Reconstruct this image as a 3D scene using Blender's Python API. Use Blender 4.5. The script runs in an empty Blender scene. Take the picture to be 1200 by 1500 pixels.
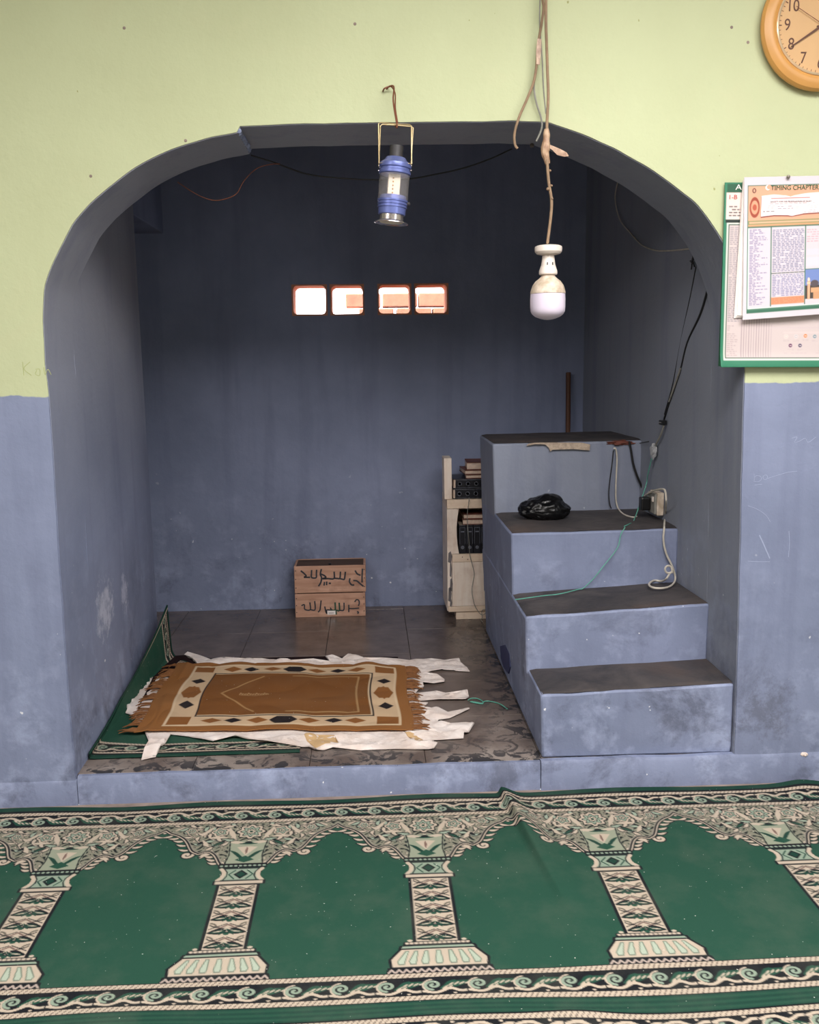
import bpy, math, random
import numpy as np
from mathutils import Vector, Matrix, noise
from mathutils.geometry import tessellate_polygon, delaunay_2d_cdt
random.seed(7); rng = np.random.default_rng(7)
scene = bpy.context.scene
COL = scene.collection

# ------------------------------------------------------------------ camera
cam_data = bpy.data.cameras.new('camera')
cam_data.sensor_fit = 'HORIZONTAL'; cam_data.sensor_width = 36.0
cam_data.lens = 36.0 * 1350.0 / 1200.0
cam_data.clip_start = 0.05
cam = bpy.data.objects.new('camera', cam_data); COL.objects.link(cam)
cam.matrix_world = Matrix(((0.998910,0.019948,-0.042192,0.000000),(-0.044846,0.160022,-0.986094,-3.100000),(-0.012919,0.986912,0.160743,1.530000),(0,0,0,1)))
scene.camera = cam

# ------------------------------------------------------------------ light and exposure
scene.view_settings.view_transform = 'Standard'
scene.view_settings.look = 'None'
scene.view_settings.gamma = 1.0
scene.view_settings.use_curve_mapping = False
scene.view_settings.exposure = 0.74
world = bpy.data.worlds.new('daylight'); scene.world = world
world.use_nodes = True
bg = world.node_tree.nodes['Background']
bg.inputs['Color'].default_value = (0.93, 0.96, 1.0, 1)
bg.inputs['Strength'].default_value = 3.0

def area_light(name, loc, rot, sx, sy, power, color):
    l = bpy.data.lights.new(name, 'AREA'); l.shape = 'RECTANGLE'
    l.size = sx; l.size_y = sy; l.energy = power; l.color = color
    o = bpy.data.objects.new(name, l); COL.objects.link(o)
    o.location = loc; o.rotation_euler = rot
    return o
# daylight entering by the hall's window (right wall X=3.4), plus unseen roof lights added to shape the shading
DAY = (1.0, 0.96, 0.95)
area_light('daylight_window_right', (3.38, -4.5, 2.05), (0, math.radians(90), 0), 1.5, 1.5, 14, DAY)
area_light('added_roof_light_right', (0.95, -2.15, 3.12), (0, 0, 0), 2.3, 1.7, 112, DAY)
area_light('added_roof_light_left', (-2.1, -3.1, 3.12), (0, 0, 0), 1.6, 1.6, 62, DAY)
sun = bpy.data.lights.new('sun', 'SUN'); sun.energy = 7.0; sun.angle = 0.01; sun.color = (1, .93, .82)
so = bpy.data.objects.new('sun', sun); COL.objects.link(so)
so.rotation_euler = Vector((0.75, 0.35, -0.9)).to_track_quat('-Z', 'Y').to_euler()

# ------------------------------------------------------------------ materials
def lin(c):
    c = np.asarray(c, dtype=float)
    if c.max() > 1.0: c = c / 255.0
    return np.where(c <= 0.04045, c / 12.92, ((c + 0.055) / 1.055) ** 2.4)
def rgba(c): return tuple(lin(c)) + (1.0,)

class NT:
    def __init__(s, name):
        s.m = bpy.data.materials.new(name); s.m.use_nodes = True
        s.t = s.m.node_tree; s.b = s.t.nodes['Principled BSDF']
    def n(s, kind, **kw):
        nd = s.t.nodes.new(kind)
        for k, v in kw.items():
            if k in nd.inputs: nd.inputs[k].default_value = v
            else: setattr(nd, k, v)
        return nd
    def l(s, a, b): s.t.links.new(a, b)
    def coords(s):
        return s.n('ShaderNodeTexCoord').outputs['Object']
    def noise(s, scale, detail=4, rough=.55, vec=None, dist=0):
        nd = s.n('ShaderNodeTexNoise'); nd.inputs['Scale'].default_value = scale
        nd.inputs['Detail'].default_value = detail; nd.inputs['Roughness'].default_value = rough
        nd.inputs['Distortion'].default_value = dist
        s.l(vec if vec is not None else s.coords(), nd.inputs['Vector'])
        return nd.outputs['Fac']
    def ramp(s, fac, p0, p1, v0=0., v1=1.):
        nd = s.n('ShaderNodeMapRange'); nd.clamp = True
        s.l(fac, nd.inputs['Value'])
        nd.inputs['From Min'].default_value = p0; nd.inputs['From Max'].default_value = p1
        nd.inputs['To Min'].default_value = v0; nd.inputs['To Max'].default_value = v1
        return nd.outputs['Result']
    def mix(s, fac, a, b):
        nd = s.n('ShaderNodeMix'); nd.data_type = 'RGBA'
        if hasattr(fac, 'links') or not isinstance(fac, (int, float)): s.l(fac, nd.inputs[0])
        else: nd.inputs[0].default_value = fac
        for v, i in ((a, 6), (b, 7)):
            if isinstance(v, tuple): nd.inputs[i].default_value = v
            else: s.l(v, nd.inputs[i])
        return nd.outputs[2]
    def math(s, op, a, b=0.0):
        nd = s.n('ShaderNodeMath'); nd.operation = op
        for v, i in ((a, 0), (b, 1)):
            if isinstance(v, (int, float)): nd.inputs[i].default_value = v
            else: s.l(v, nd.inputs[i])
        return nd.outputs[0]
    def bump(s, h, strength, dist=.01):
        nd = s.n('ShaderNodeBump'); nd.inputs['Strength'].default_value = strength
        nd.inputs['Distance'].default_value = dist
        s.l(h, nd.inputs['Height']); s.l(nd.outputs['Normal'], s.b.inputs['Normal'])
    def out(s, col, rough=.7, spec=.5):
        if isinstance(col, tuple): s.b.inputs['Base Color'].default_value = col
        else: s.l(col, s.b.inputs['Base Color'])
        if isinstance(rough, (int, float)): s.b.inputs['Roughness'].default_value = rough
        else: s.l(rough, s.b.inputs['Roughness'])
        s.b.inputs['Specular IOR Level'].default_value = spec
        return s.m

def plain(name, c, rough=.6, var=.15, scale=20, bump=.0, spec=.5, metal=0., c2=None):
    n = NT(name)
    dark = tuple(np.array(lin(c)) * (1 - var)) + (1.,) if c2 is None else rgba(c2)
    f = n.noise(scale, 5)
    col = n.mix(n.ramp(f, .35, .65), dark, rgba(c))
    if bump: n.bump(n.noise(scale * 6, 4), bump, .004)
    n.b.inputs['Metallic'].default_value = metal
    return n.out(col, rough, spec)

BLUE = (138, 147, 175); BLUE_D = (119, 128, 154); BLUE_L = (174, 184, 214)
PATCHES = [(-1.06, .50, .58, .15, .13, .12, (196, 200, 218)), (-1.06, .80, .56, .15, .06, .09, (186, 190, 212)), (1.41, 0, .28, .12, .1, .12, (100, 104, 122))]
def paint_mat(name, green=False, grime=1.0, side=False):
    n = NT(name)
    co = n.coords()
    sep = n.n('ShaderNodeSeparateXYZ'); n.l(co, sep.inputs[0])
    X, Y, Z = sep.outputs
    big = n.noise(1.6, 5, .6); mid = n.noise(7, 7, .66, dist=.15); fine = n.noise(45, 4, .6)
    col = n.mix(n.ramp(big, .35, .68), rgba(BLUE_D), rgba(BLUE))
    if side:      # greyer tint mixed in: whole right wall, upper left, all of the top step
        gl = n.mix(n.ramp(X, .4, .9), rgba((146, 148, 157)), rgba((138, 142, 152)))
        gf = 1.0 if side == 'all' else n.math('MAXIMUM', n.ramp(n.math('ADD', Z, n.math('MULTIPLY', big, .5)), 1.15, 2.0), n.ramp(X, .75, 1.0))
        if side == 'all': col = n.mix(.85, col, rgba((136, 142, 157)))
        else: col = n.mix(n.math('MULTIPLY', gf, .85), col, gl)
    # rubbed, paler patches low on the wall and darker scuffs, with shapes of their own
    low = n.ramp(Z, 1.0, .15)
    scuff = n.math('MULTIPLY', n.ramp(mid, .50, .66), low)
    col = n.mix(n.math('MULTIPLY', scuff, .5 * grime), col, rgba(BLUE_L))
    streakv = n.n('ShaderNodeMapping'); streakv.inputs['Scale'].default_value = (9, 9, .7)
    n.l(co, streakv.inputs['Vector'])
    st = n.noise(1.0, 4, .6, vec=streakv.outputs[0])
    col = n.mix(n.math('MULTIPLY', n.ramp(st, .50, .72), .38 * grime), col, rgba((100, 106, 132)))
    dk = n.noise(3.6, 8, .72, dist=.3)
    col = n.mix(n.math('MULTIPLY', n.math('MULTIPLY', n.ramp(dk, .52, .66), n.ramp(Z, .9, .2)), .7 * grime), col, rgba((82, 86, 104)))
    # flaked whitish patches where the plaster shows through (left jamb, foot of the right wall)
    for (cx, cy, cz, rx, ry, rz, c_) in PATCHES:
        vm = n.n('ShaderNodeMapping'); vm.vector_type = 'POINT'
        vm.inputs['Scale'].default_value = (1 / rx, 1 / ry, 1 / rz); vm.inputs['Location'].default_value = (-cx / rx, -cy / ry, -cz / rz)
        n.l(co, vm.inputs['Vector'])
        ln = n.n('ShaderNodeVectorMath'); ln.operation = 'LENGTH'; n.l(vm.outputs[0], ln.inputs[0])
        dd = n.math('ADD', ln.outputs['Value'], n.math('MULTIPLY', n.math('SUBTRACT', n.noise(16, 7, .75), .5), 4.5))
        col = n.mix(n.ramp(dd, 1.0, .2, 0, .75), col, rgba(c_))
    fl = n.noise(30, 2, .5)
    col = n.mix(n.math('MULTIPLY', n.ramp(fl, .745, .76), n.ramp(Z, 1.0, .3)), col, rgba((220, 222, 228)))
    if green:
        g = n.mix(n.ramp(big, .3, .7), rgba((182, 188, 149)), rgba((190, 197, 158)))
        g = n.mix(n.math('MULTIPLY', n.ramp(n.noise(2.3, 6, .65, dist=.8), .55, .75), .35), g, rgba((194, 191, 154)))
        g = n.mix(n.ramp(fl, .752, .765), g, rgba((150, 152, 100)))
        ed = n.math('ADD', Z, n.math('MULTIPLY', n.math('SUBTRACT', n.noise(9, 3), .5), .035))
        ed = n.math('ADD', ed, n.math('MULTIPLY', X, -.004))
        wet = n.ramp(ed, 1.436, 1.440)
        col = n.mix(wet, col, g)
    n.bump(n.math('ADD', n.math('MULTIPLY', n.noise(14, 5, .6), 1.0), n.math('MULTIPLY', fine, .35)), .25, .012)
    return n.out(col, .62, .35)

M = {}
M['wall_front'] = paint_mat('green_over_blue_wall_paint', True)
M['paint'] = paint_mat('blue_wall_paint')
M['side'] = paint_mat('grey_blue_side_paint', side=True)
M['greytint'] = paint_mat('grey_tinted_paint', side='all')
M['hall'] = plain('cream_hall_paint', (160, 160, 150), .8, .08, 3)
M['ceil'] = plain('whitewashed_ceiling', (200, 196, 180), .9, .08, 4)
M['earth'] = plain('dusty_cement_floor', (156, 140, 130), .9, .25, 9, .4, c2=(122, 108, 100))
M['clay'] = plain('fired_clay', (214, 148, 118), .9, .2, 16, .5)
M['ground'] = plain('red_earth', (170, 120, 90), .95, .2, 3, .3)

def tread_mat():
    n = NT('worn_cement_tread')
    f = n.noise(5, 7, .65, dist=.7)
    col = n.mix(n.ramp(f, .35, .65), rgba((50, 48, 51)), rgba((80, 74, 73)))
    col = n.mix(n.math('MULTIPLY', n.ramp(n.noise(2.2, 5), .52, .72), .5), col, rgba((98, 78, 66)))
    n.bump(n.noise(40, 5), .4, .006)
    return n.out(col, .75, .4)
M['tread'] = tread_mat()

def tile_mat():
    n = NT('brown_floor_tile')
    g = n.n('ShaderNodeNewGeometry')
    sep = n.n('ShaderNodeSeparateXYZ'); n.l(g.outputs['Position'], sep.inputs[0])
    pos = g.outputs['Position']
    f = n.noise(7, 6, .6, vec=pos)
    col = n.mix(n.ramp(f, .3, .7), rgba((88, 76, 71)), rgba((114, 101, 94)))
    dust = n.noise(4, 5, .6, vec=pos)
    col = n.mix(n.math('MULTIPLY', n.ramp(dust, .4, .65), n.ramp(sep.outputs[1], .7, .05, 0, .75)), col, rgba((160, 150, 142)))
    # old paint drips and worn dark patches along the front edge and by the steps
    near = n.math('MAXIMUM', n.ramp(sep.outputs[1], .34, .02), n.ramp(sep.outputs[0], .36, .60))
    bl = n.noise(13, 6, .68, vec=pos, dist=1.0)
    col = n.mix(n.math('MULTIPLY', n.ramp(bl, .50, .53), near), col, rgba((46, 46, 50)))
    rough = n.ramp(sep.outputs[1], .2, 1.2, .5, .24)
    n.bump(n.noise(60, 3, vec=pos), .06, .003)
    return n.out(col, rough, .5)
M['tile'] = tile_mat()
M['grout'] = plain('tile_grout', (60, 52, 48), .9, .2, 30)

def vcol_mat(name, rough=.95, spec=.1, pile=0., pile_scale=500, dirt=.0):
    n = NT(name)
    a = n.n('ShaderNodeAttribute'); a.attribute_name = 'Col'
    col = a.outputs['Color']
    if dirt:
        col = n.mix(n.math('MULTIPLY', n.ramp(n.noise(5, 6, .65), .45, .75), dirt), col, rgba((120, 122, 108)))
        lint = n.noise(130, 1, .5)
        col = n.mix(n.ramp(lint, .79, .81), col, rgba((205, 205, 195)))
    if pile: n.bump(n.noise(pile_scale, 3, .7), pile, .004)
    return n.out(col, rough, spec)
M['carpet'] = vcol_mat('woven_carpet', .95, .08, .6, 350, .16)
M['rug'] = vcol_mat('woven_rug', .95, .08, .35, 300, .08)
M['print'] = vcol_mat('printed_paper', .55, .4)
M['hide'] = plain('creased_white_cloth', (232, 222, 216), .85, .06, 12, .8, .2, c2=(214, 198, 188))
M['fringe'] = plain('brown_fringe', (132, 86, 48), .95, .3, 40)
M['darkmat'] = plain('dark_brown_mat', (40, 26, 28), .95, .3, 60, .4, .1)
M['edge'] = plain('dark_green_binding', (24, 58, 44), .95, .2, 60)

def wood(name, c1, c2, scale=(3, 30, 30), rough=.65, bump=.2, dirt=None):
    n = NT(name)
    mp = n.n('ShaderNodeMapping'); mp.inputs['Scale'].default_value = scale
    n.l(n.coords(), mp.inputs['Vector'])
    f = n.noise(1.0, 6, .6, vec=mp.outputs[0], dist=.8)
    col = n.mix(n.ramp(f, .32, .68), rgba(c1), rgba(c2))
    if dirt: col = n.mix(n.math('MULTIPLY', n.ramp(n.noise(9, 6, .6), .5, .72), .6), col, rgba(dirt))
    n.bump(f, bump, .004)
    return n.out(col, rough, .4)
M['boxwood'] = wood('rough_box_wood', (176, 132, 108), (206, 164, 140), (4, 40, 40), .7, .3, (140, 100, 82))
M['boxdark'] = wood('dark_box_lid', (70, 50, 38), (96, 70, 52), (4, 40, 40), .7, .3)
M['palewood'] = wood('pale_cabinet_wood', (236, 216, 198), (246, 232, 218), (40, 40, 4), .6, .15, (200, 172, 152))
M['palewood2'] = wood('pale_cabinet_rail', (232, 206, 180), (244, 224, 202), (4, 40, 40), .6, .15, (190, 158, 132))
M['stickwood'] = wood('dark_stick_wood', (70, 44, 32), (104, 68, 48), (30, 30, 3), .6, .3)
M['pages'] = plain('book_pages', (232, 208, 188), .85, .2, 60, .2)
M['reddish'] = plain('red_brown_book_cover', (118, 66, 52), .6, .3, 25)
M['blackbook'] = plain('black_book_cover', (24, 25, 34), .35, .3, 30)
M['silver'] = plain('silver_tooling', (132, 136, 150), .4, .3, 80)
M['ink'] = plain('dark_ink', (56, 58, 66), .7, .35, 30)
M['inkgreen'] = plain('green_ink', (52, 84, 66), .7, .3, 30)
M['black'] = plain('black_plastic', (14, 14, 16), .35, .2, 30)
M['white'] = plain('white_plastic', (226, 214, 204), .35, .06, 30)
M['oldwhite'] = plain('dusty_white_plastic', (214, 200, 184), .5, .2, 40, c2=(176, 158, 136))
M['cable_white'] = plain('white_cable', (206, 198, 184), .5, .2, 30)
M['cable_brown'] = plain('dusty_cable', (150, 124, 98), .7, .3, 30)
M['cable_black'] = plain('black_cable', (22, 22, 24), .5, .2, 30)
M['cable_grey'] = plain('grey_cable', (150, 148, 140), .6, .3, 30)
M['cable_green'] = plain('teal_green_wire', (96, 170, 150), .5, .2, 30)
M['copper'] = plain('copper_wire', (128, 76, 54), .5, .2, 30, metal=.3)
M['tape'] = plain('brown_packing_tape', (190, 160, 132), .4, .25, 50, c2=(140, 104, 80))
M['cleartape'] = plain('crumpled_clear_tape', (186, 186, 188), .3, .3, 90)
M['brass'] = plain('pale_brass_wire', (206, 184, 140), .35, .15, 30, metal=.7)
M['lantern_blue'] = plain('anodised_blue', (104, 116, 176), .34, .12, 8, metal=.4)
M['lantern_dark'] = plain('lantern_black_top', (52, 50, 52), .5, .2, 30)
M['chrome'] = plain('chrome', (214, 206, 204), .18, .1, 30, metal=.9)
M['led'] = plain('white_led_post', (236, 224, 204), .5, .05, 30)
M['clockwood'] = plain('amber_clock_frame', (202, 148, 80), .4, .08, 12)
M['dial'] = plain('beige_dial', (202, 162, 112), .5, .04, 12)
M['numeral'] = plain('brown_numerals', (92, 56, 40), .6, .1, 30)
M['goldrim'] = plain('pale_gold_rim', (240, 214, 178), .2, .05, 30, metal=.5)
M['nail'] = plain('grey_nail', (120, 112, 104), .4, .2, 30, metal=.7)
M['chalk'] = plain('white_chalk', (226, 210, 200), .9, .1, 30)
M['peel'] = plain('bare_plaster', (196, 178, 158), .85, .2, 60, c2=(164, 146, 130))
M['scratch'] = plain('pale_scratch', (158, 167, 194), .85, .1, 60)
M['scratch_dark'] = plain('faint_pencil', (168, 176, 120), .85, .1, 60)
M['greenprint'] = plain('green_print', (36, 92, 62), .6, .1, 30)
M['redprint'] = plain('red_print', (186, 54, 44), .6, .1, 30)
M['whiteprint'] = plain('white_print', (238, 230, 224), .6, .02, 30)
M['greyprint'] = plain('grey_print', (120, 104, 110), .6, .1, 30)
def bag_mat():
    n = NT('shiny_black_polythene')
    n.bump(n.noise(26, 4, .55, dist=1.2), .45, .012)
    return n.out(rgba((9, 9, 11)), .28, .5)
M['bag'] = bag_mat()
def glass_mat(name, c, rough, trans, alpha=None):
    n = NT(name); n.b.inputs['Transmission Weight'].default_value = trans
    n.b.inputs['IOR'].default_value = 1.1 if alpha else 1.45
    if alpha: n.b.inputs['Alpha'].default_value = alpha
    return n.out(rgba(c), rough, .5)
M['glass'] = glass_mat('thin_clear_plastic', (244, 240, 238), .08, .85, .36)
def bulb_mat():
    n = NT('milky_bulb'); n.b.inputs['Subsurface Weight'].default_value = .3
    n.b.inputs['Subsurface Radius'].default_value = (.02, .02, .02)
    return n.out(rgba((214, 204, 220)), .3, .5)
M['milky'] = bulb_mat()

# ------------------------------------------------------------------ geometry helpers
class MB:
    def __init__(s): s.v = []; s.f = []
    def add(s, v, f):
        b = len(s.v); s.v += [tuple(map(float, p)) for p in v]; s.f += [tuple(i + b for i in q) for q in f]
        return s
    def hexa(s, c):      # 8 corners: bottom 0-3 (ccw from above), top 4-7
        return s.add(c, [(3, 2, 1, 0), (4, 5, 6, 7), (0, 1, 5, 4), (1, 2, 6, 5), (2, 3, 7, 6), (3, 0, 4, 7)])
    def box(s, a, b):
        x0, y0, z0 = a; x1, y1, z1 = b
        return s.hexa([(x0, y0, z0), (x1, y0, z0), (x1, y1, z0), (x0, y1, z0), (x0, y0, z1), (x1, y0, z1), (x1, y1, z1), (x0, y1, z1)])
    def tube(s, pts, r, seg=8, closed=False):
        P = [Vector(p) for p in pts]; n = len(P)
        rr = r if isinstance(r, (list, tuple)) else [r] * n
        base = len(s.v); up = None
        for i, p in enumerate(P):
            a = P[(i - 1) % n] if (closed or i > 0) else P[0]
            b = P[(i + 1) % n] if (closed or i < n - 1) else P[-1]
            t = (b - a).normalized() if (b - a).length > 1e-9 else Vector((0, 0, 1))
            if up is None: up = t.orthogonal().normalized()
            else:
                up = up - t * up.dot(t)
                up = up.normalized() if up.length > 1e-6 else t.orthogonal().normalized()
            w = t.cross(up)
            for k in range(seg):
                an = 2 * math.pi * k / seg
                s.v.append(tuple(p + (up * math.cos(an) + w * math.sin(an)) * rr[i]))
        for i in range(n if closed else n - 1):
            j = (i + 1) % n
            for k in range(seg):
                l = (k + 1) % seg
                s.f.append((base + i * seg + k, base + i * seg + l, base + j * seg + l, base + j * seg + k))
        if not closed:
            s.f.append(tuple(base + k for k in range(seg))[::-1])
            s.f.append(tuple(base + (n - 1) * seg + k for k in range(seg)))
        return s
    def lathe(s, prof, c, seg=40, axis=(0, 0, 1)):   # prof: (r, h) along axis from c
        ax = Vector(axis).normalized(); q = Vector((0, 0, 1)).rotation_difference(ax)
        base = len(s.v); C = Vector(c)
        for r, h in prof:
            for k in range(seg):
                an = 2 * math.pi * k / seg
                s.v.append(tuple(C + q @ Vector((r * math.cos(an), r * math.sin(an), h))))
        for i in range(len(prof) - 1):
            for k in range(seg):
                l = (k + 1) % seg
                s.f.append((base + i * seg + k, base + i * seg + l, base + (i + 1) * seg + l, base + (i + 1) * seg + k))
        s.f.append(tuple(base + k for k in range(seg))[::-1])
        s.f.append(tuple(base + (len(prof) - 1) * seg + k for k in range(seg)))
        return s
    def ring(s, prof, c, seg=64, axis=(0, -1, 0)):
        ax = Vector(axis).normalized(); q = Vector((0, 0, 1)).rotation_difference(ax); base = len(s.v); C = Vector(c); n = len(prof)
        for r, h in prof:
            for k in range(seg):
                an = 2 * math.pi * k / seg
                s.v.append(tuple(C + q @ Vector((r * math.cos(an), r * math.sin(an), h))))
        for i in range(n):
            for k in range(seg):
                l = (k + 1) % seg; j = (i + 1) % n
                s.f.append((base + i * seg + k, base + i * seg + l, base + j * seg + l, base + j * seg + k))
        return s
    def prism(s, poly, d0, d1, plane='XZ'):
        n = len(poly)
        def pt(p, d): return (p[0], d, p[1]) if plane == 'XZ' else ((p[0], p[1], d) if plane == 'XY' else (d, p[0], p[1]))
        v = [pt(p, d0) for p in poly] + [pt(p, d1) for p in poly]
        tri = tessellate_polygon([[Vector((p[0], p[1], 0)) for p in poly]])
        f = [tuple(t) for t in tri] + [tuple(i + n for i in t[::-1]) for t in tri]
        f += [(i, (i + 1) % n, (i + 1) % n + n, i + n) for i in range(n)]
        return s.add(v, f)
    def ribbon_xz(s, pts, w, y0, y1):
        P = [Vector((p[0], 0, p[2])) for p in pts]
        L, R = [], []
        for i, p in enumerate(P):
            t = (P[min(i + 1, len(P) - 1)] - P[max(i - 1, 0)])
            t = t.normalized() if t.length > 1e-9 else Vector((1, 0, 0))
            nn = Vector((-t.z, 0, t.x)) * (w / 2)
            L.append(p + nn); R.append(p - nn)
        n = len(P)
        v = [(a.x, y0, a.z) for a in L] + [(a.x, y0, a.z) for a in R] + [(a.x, y1, a.z) for a in L] + [(a.x, y1, a.z) for a in R]
        f = []
        for i in range(n - 1):
            f += [(i, i + 1, n + i + 1, n + i), (2 * n + i, 3 * n + i, 3 * n + i + 1, 2 * n + i + 1),
                  (i, 2 * n + i, 2 * n + i + 1, i + 1), (n + i, n + i + 1, 3 * n + i + 1, 3 * n + i)]
        f += [(0, n, 3 * n, 2 * n), (n - 1, 3 * n - 1, 4 * n - 1, 2 * n - 1)]
        return s.add(v, f)

def smooth_path(pts, k=6, closed=False):
    P = [Vector(p) for p in pts]; n = len(P); out = []
    rngs = range(n if closed else n - 1)
    for i in rngs:
        p1, p2 = P[i], P[(i + 1) % n]
        p0 = P[(i - 1) % n] if (closed or i > 0) else p1 * 2 - p2
        p3 = P[(i + 2) % n] if (closed or i + 2 < n) else p2 * 2 - p1
        for j in range(k):
            t = j / k
            out.append(.5 * ((2 * p1) + (p2 - p0) * t + (2 * p0 - 5 * p1 + 4 * p2 - p3) * t * t + (3 * p1 - p0 - 3 * p2 + p3) * t ** 3))
    if not closed: out.append(P[-1])
    return out

OFF = {}
def link(name, me, m, parent=None, smooth=False, bevel=0., loc=None):
    off = OFF.get(parent.name, Vector()) if parent else (Vector(loc) if loc else Vector())
    if off.length > 0: me.transform(Matrix.Translation(-off))
    o = bpy.data.objects.new(name, me); COL.objects.link(o)
    if m is not None: me.materials.append(m)
    if parent: o.parent = parent
    else: o.location = off
    OFF[o.name] = off.copy()
    if smooth:
        me.polygons.foreach_set('use_smooth', [True] * len(me.polygons))
        me.set_sharp_from_angle(angle=math.radians(38 if smooth is True else smooth))
    if bevel:
        b = o.modifiers.new('rounded_edges', 'BEVEL'); b.width = bevel; b.segments = 2; b.limit_method = 'ANGLE'
        b.angle_limit = math.radians(35)
    return o
def mk(name, mb, m, parent=None, smooth=False, bevel=0., loc=None):
    me = bpy.data.meshes.new(name); me.from_pydata(mb.v, [], mb.f); me.validate(); me.update()
    import bmesh
    bm = bmesh.new(); bm.from_mesh(me); bmesh.ops.recalc_face_normals(bm, faces=bm.faces); bm.to_mesh(me); bm.free()
    return link(name, me, m, parent, smooth, bevel, loc)
def tag(o, label, cat, group=None, kind=None):
    o['label'] = label; o['category'] = cat
    if group: o['group'] = group
    if kind: o['kind'] = kind
    return o
def thing(name, label, cat, loc, group=None):
    o = bpy.data.objects.new(name, None); COL.objects.link(o); o.location = loc
    o.empty_display_size = .05; OFF[o.name] = Vector(loc)
    return tag(o, label, cat, group)
def struct(o, label, cat):
    o['kind'] = 'structure'; return tag(o, label, cat)

def text_mesh(txt, size, m, parent, mat4, name, extr=.0004, sx=1.0):
    cu = bpy.data.curves.new(name, 'FONT'); cu.body = txt; cu.size = size; cu.extrude = extr
    cu.align_x = 'CENTER'; cu.align_y = 'CENTER'
    tmp = bpy.data.objects.new(name + '_curve', cu); COL.objects.link(tmp)
    bpy.context.view_layer.update()
    me = bpy.data.meshes.new_from_object(tmp.evaluated_get(bpy.context.evaluated_depsgraph_get()))
    bpy.data.objects.remove(tmp); bpy.data.curves.remove(cu)
    me.materials.clear()
    me.transform(mat4 @ Matrix.Diagonal((sx, 1, 1, 1)))
    me.name = name
    return link(name, me, m, parent)
def face_out(x, y, z, roll=0):      # text in XZ plane, readable from -Y
    return Matrix.Translation((x, y, z)) @ Matrix.Rotation(roll, 4, 'Y') @ Matrix.Rotation(math.pi / 2, 4, 'X')

# ------------------------------------------------------------------ flat print painter (weave and paper patterns)
class Canvas:
    def __init__(s, w, h, res, bg):
        s.res = res; s.nx = int(round(w / res)); s.ny = int(round(h / res))
        s.U, s.V = np.meshgrid((np.arange(s.nx) + .5) * res, (np.arange(s.ny) + .5) * res)
        s.c = np.zeros((s.ny, s.nx, 3)); s.c[:] = np.array(bg) / 255.
    def _win(s, pts, pad):
        p = np.asarray(pts, float)
        a = np.floor((p.min(0) - pad) / s.res).astype(int); b = np.ceil((p.max(0) + pad) / s.res).astype(int) + 1
        return slice(max(a[1], 0), max(min(b[1], s.ny), 0)), slice(max(a[0], 0), max(min(b[0], s.nx), 0))
    def _blend(s, w, al, col):
        al = np.clip(al, 0, 1)[..., None]
        s.c[w] = s.c[w] * (1 - al) + al * np.array(col) / 255.
    @staticmethod
    def _dist(U, V, p, closed):
        d = np.full(U.shape, 1e9); n = len(p)
        for i in range(n if closed else n - 1):
            a = p[i]; b = p[(i + 1) % n]; ab = b - a; L = max(ab @ ab, 1e-12)
            t = np.clip(((U - a[0]) * ab[0] + (V - a[1]) * ab[1]) / L, 0, 1)
            d = np.minimum(d, (U - a[0] - t * ab[0]) ** 2 + (V - a[1] - t * ab[1]) ** 2)
        return np.sqrt(d)
    def poly(s, pts, col):
        p = np.asarray(pts, float); w = s._win(p, s.res * 2); U, V = s.U[w], s.V[w]
        if U.size == 0: return
        ins = np.zeros(U.shape, bool); n = len(p)
        for i in range(n):
            a = p[i]; b = p[(i + 1) % n]
            c = ((a[1] > V) != (b[1] > V)) & (U < (b[0] - a[0]) * (V - a[1]) / (b[1] - a[1] + 1e-15) + a[0])
            ins ^= c
        d = s._dist(U, V, p, True)
        s._blend(w, .5 + np.where(ins, d, -d) / s.res, col)
    def stroke(s, pts, width, col, closed=False):
        p = np.asarray(pts, float); w = s._win(p, width + s.res); U, V = s.U[w], s.V[w]
        if U.size == 0: return
        s._blend(w, .5 + (width / 2 - s._dist(U, V, p, closed)) / s.res, col)
    def rect(s, u0, u1, v0, v1, col): s.poly([(u0, v0), (u1, v0), (u1, v1), (u0, v1)], col)
    def ell(s, cu, cv, ru, rv, col, ang=0, n=20):
        a = np.linspace(0, 2 * math.pi, n, endpoint=False); ca, sa = math.cos(ang), math.sin(ang)
        x, y = ru * np.cos(a), rv * np.sin(a)
        s.poly(np.stack([cu + x * ca - y * sa, cv + x * sa + y * ca], 1), col)
    def leaf(s, u0, v0, u1, v1, wd, col, bend=0.):
        a = np.array([u0, v0]); b = np.array([u1, v1]); d = b - a; n = np.array([-d[1], d[0]])
        n = n / (np.linalg.norm(n) + 1e-9)
        t = np.linspace(0, 1, 9)
        mid = a + d * t[:, None] + n * (bend * np.sin(math.pi * t))[:, None]
        ww = (wd / 2 * np.sin(math.pi * np.clip(t, .03, .97)) ** .8)[:, None]
        s.poly(np.concatenate([mid + n * ww, (mid - n * ww)[::-1]]), col)
    def linear(s): return lin(np.clip(s.c, 0, 1) * .99999)

def sample(img, res, u, v):
    ny, nx, _ = img.shape
    x = np.clip(u / res - .5, 0, nx - 1.001); y = np.clip(v / res - .5, 0, ny - 1.001)
    x0 = x.astype(int); y0 = y.astype(int); fx = (x - x0)[..., None]; fy = (y - y0)[..., None]
    x1 = np.minimum(x0 + 1, nx - 1); y1 = np.minimum(y0 + 1, ny - 1)
    return (img[y0, x0] * (1 - fx) + img[y0, x1] * fx) * (1 - fy) + (img[y1, x0] * (1 - fx) + img[y1, x1] * fx) * fy

def set_col(me, cols):
    at = me.color_attributes.new('Col', 'FLOAT_COLOR', 'POINT')
    c = np.ones((len(cols), 4), np.float32); c[:, :3] = cols
    at.data.foreach_set('color', c.ravel())

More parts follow.
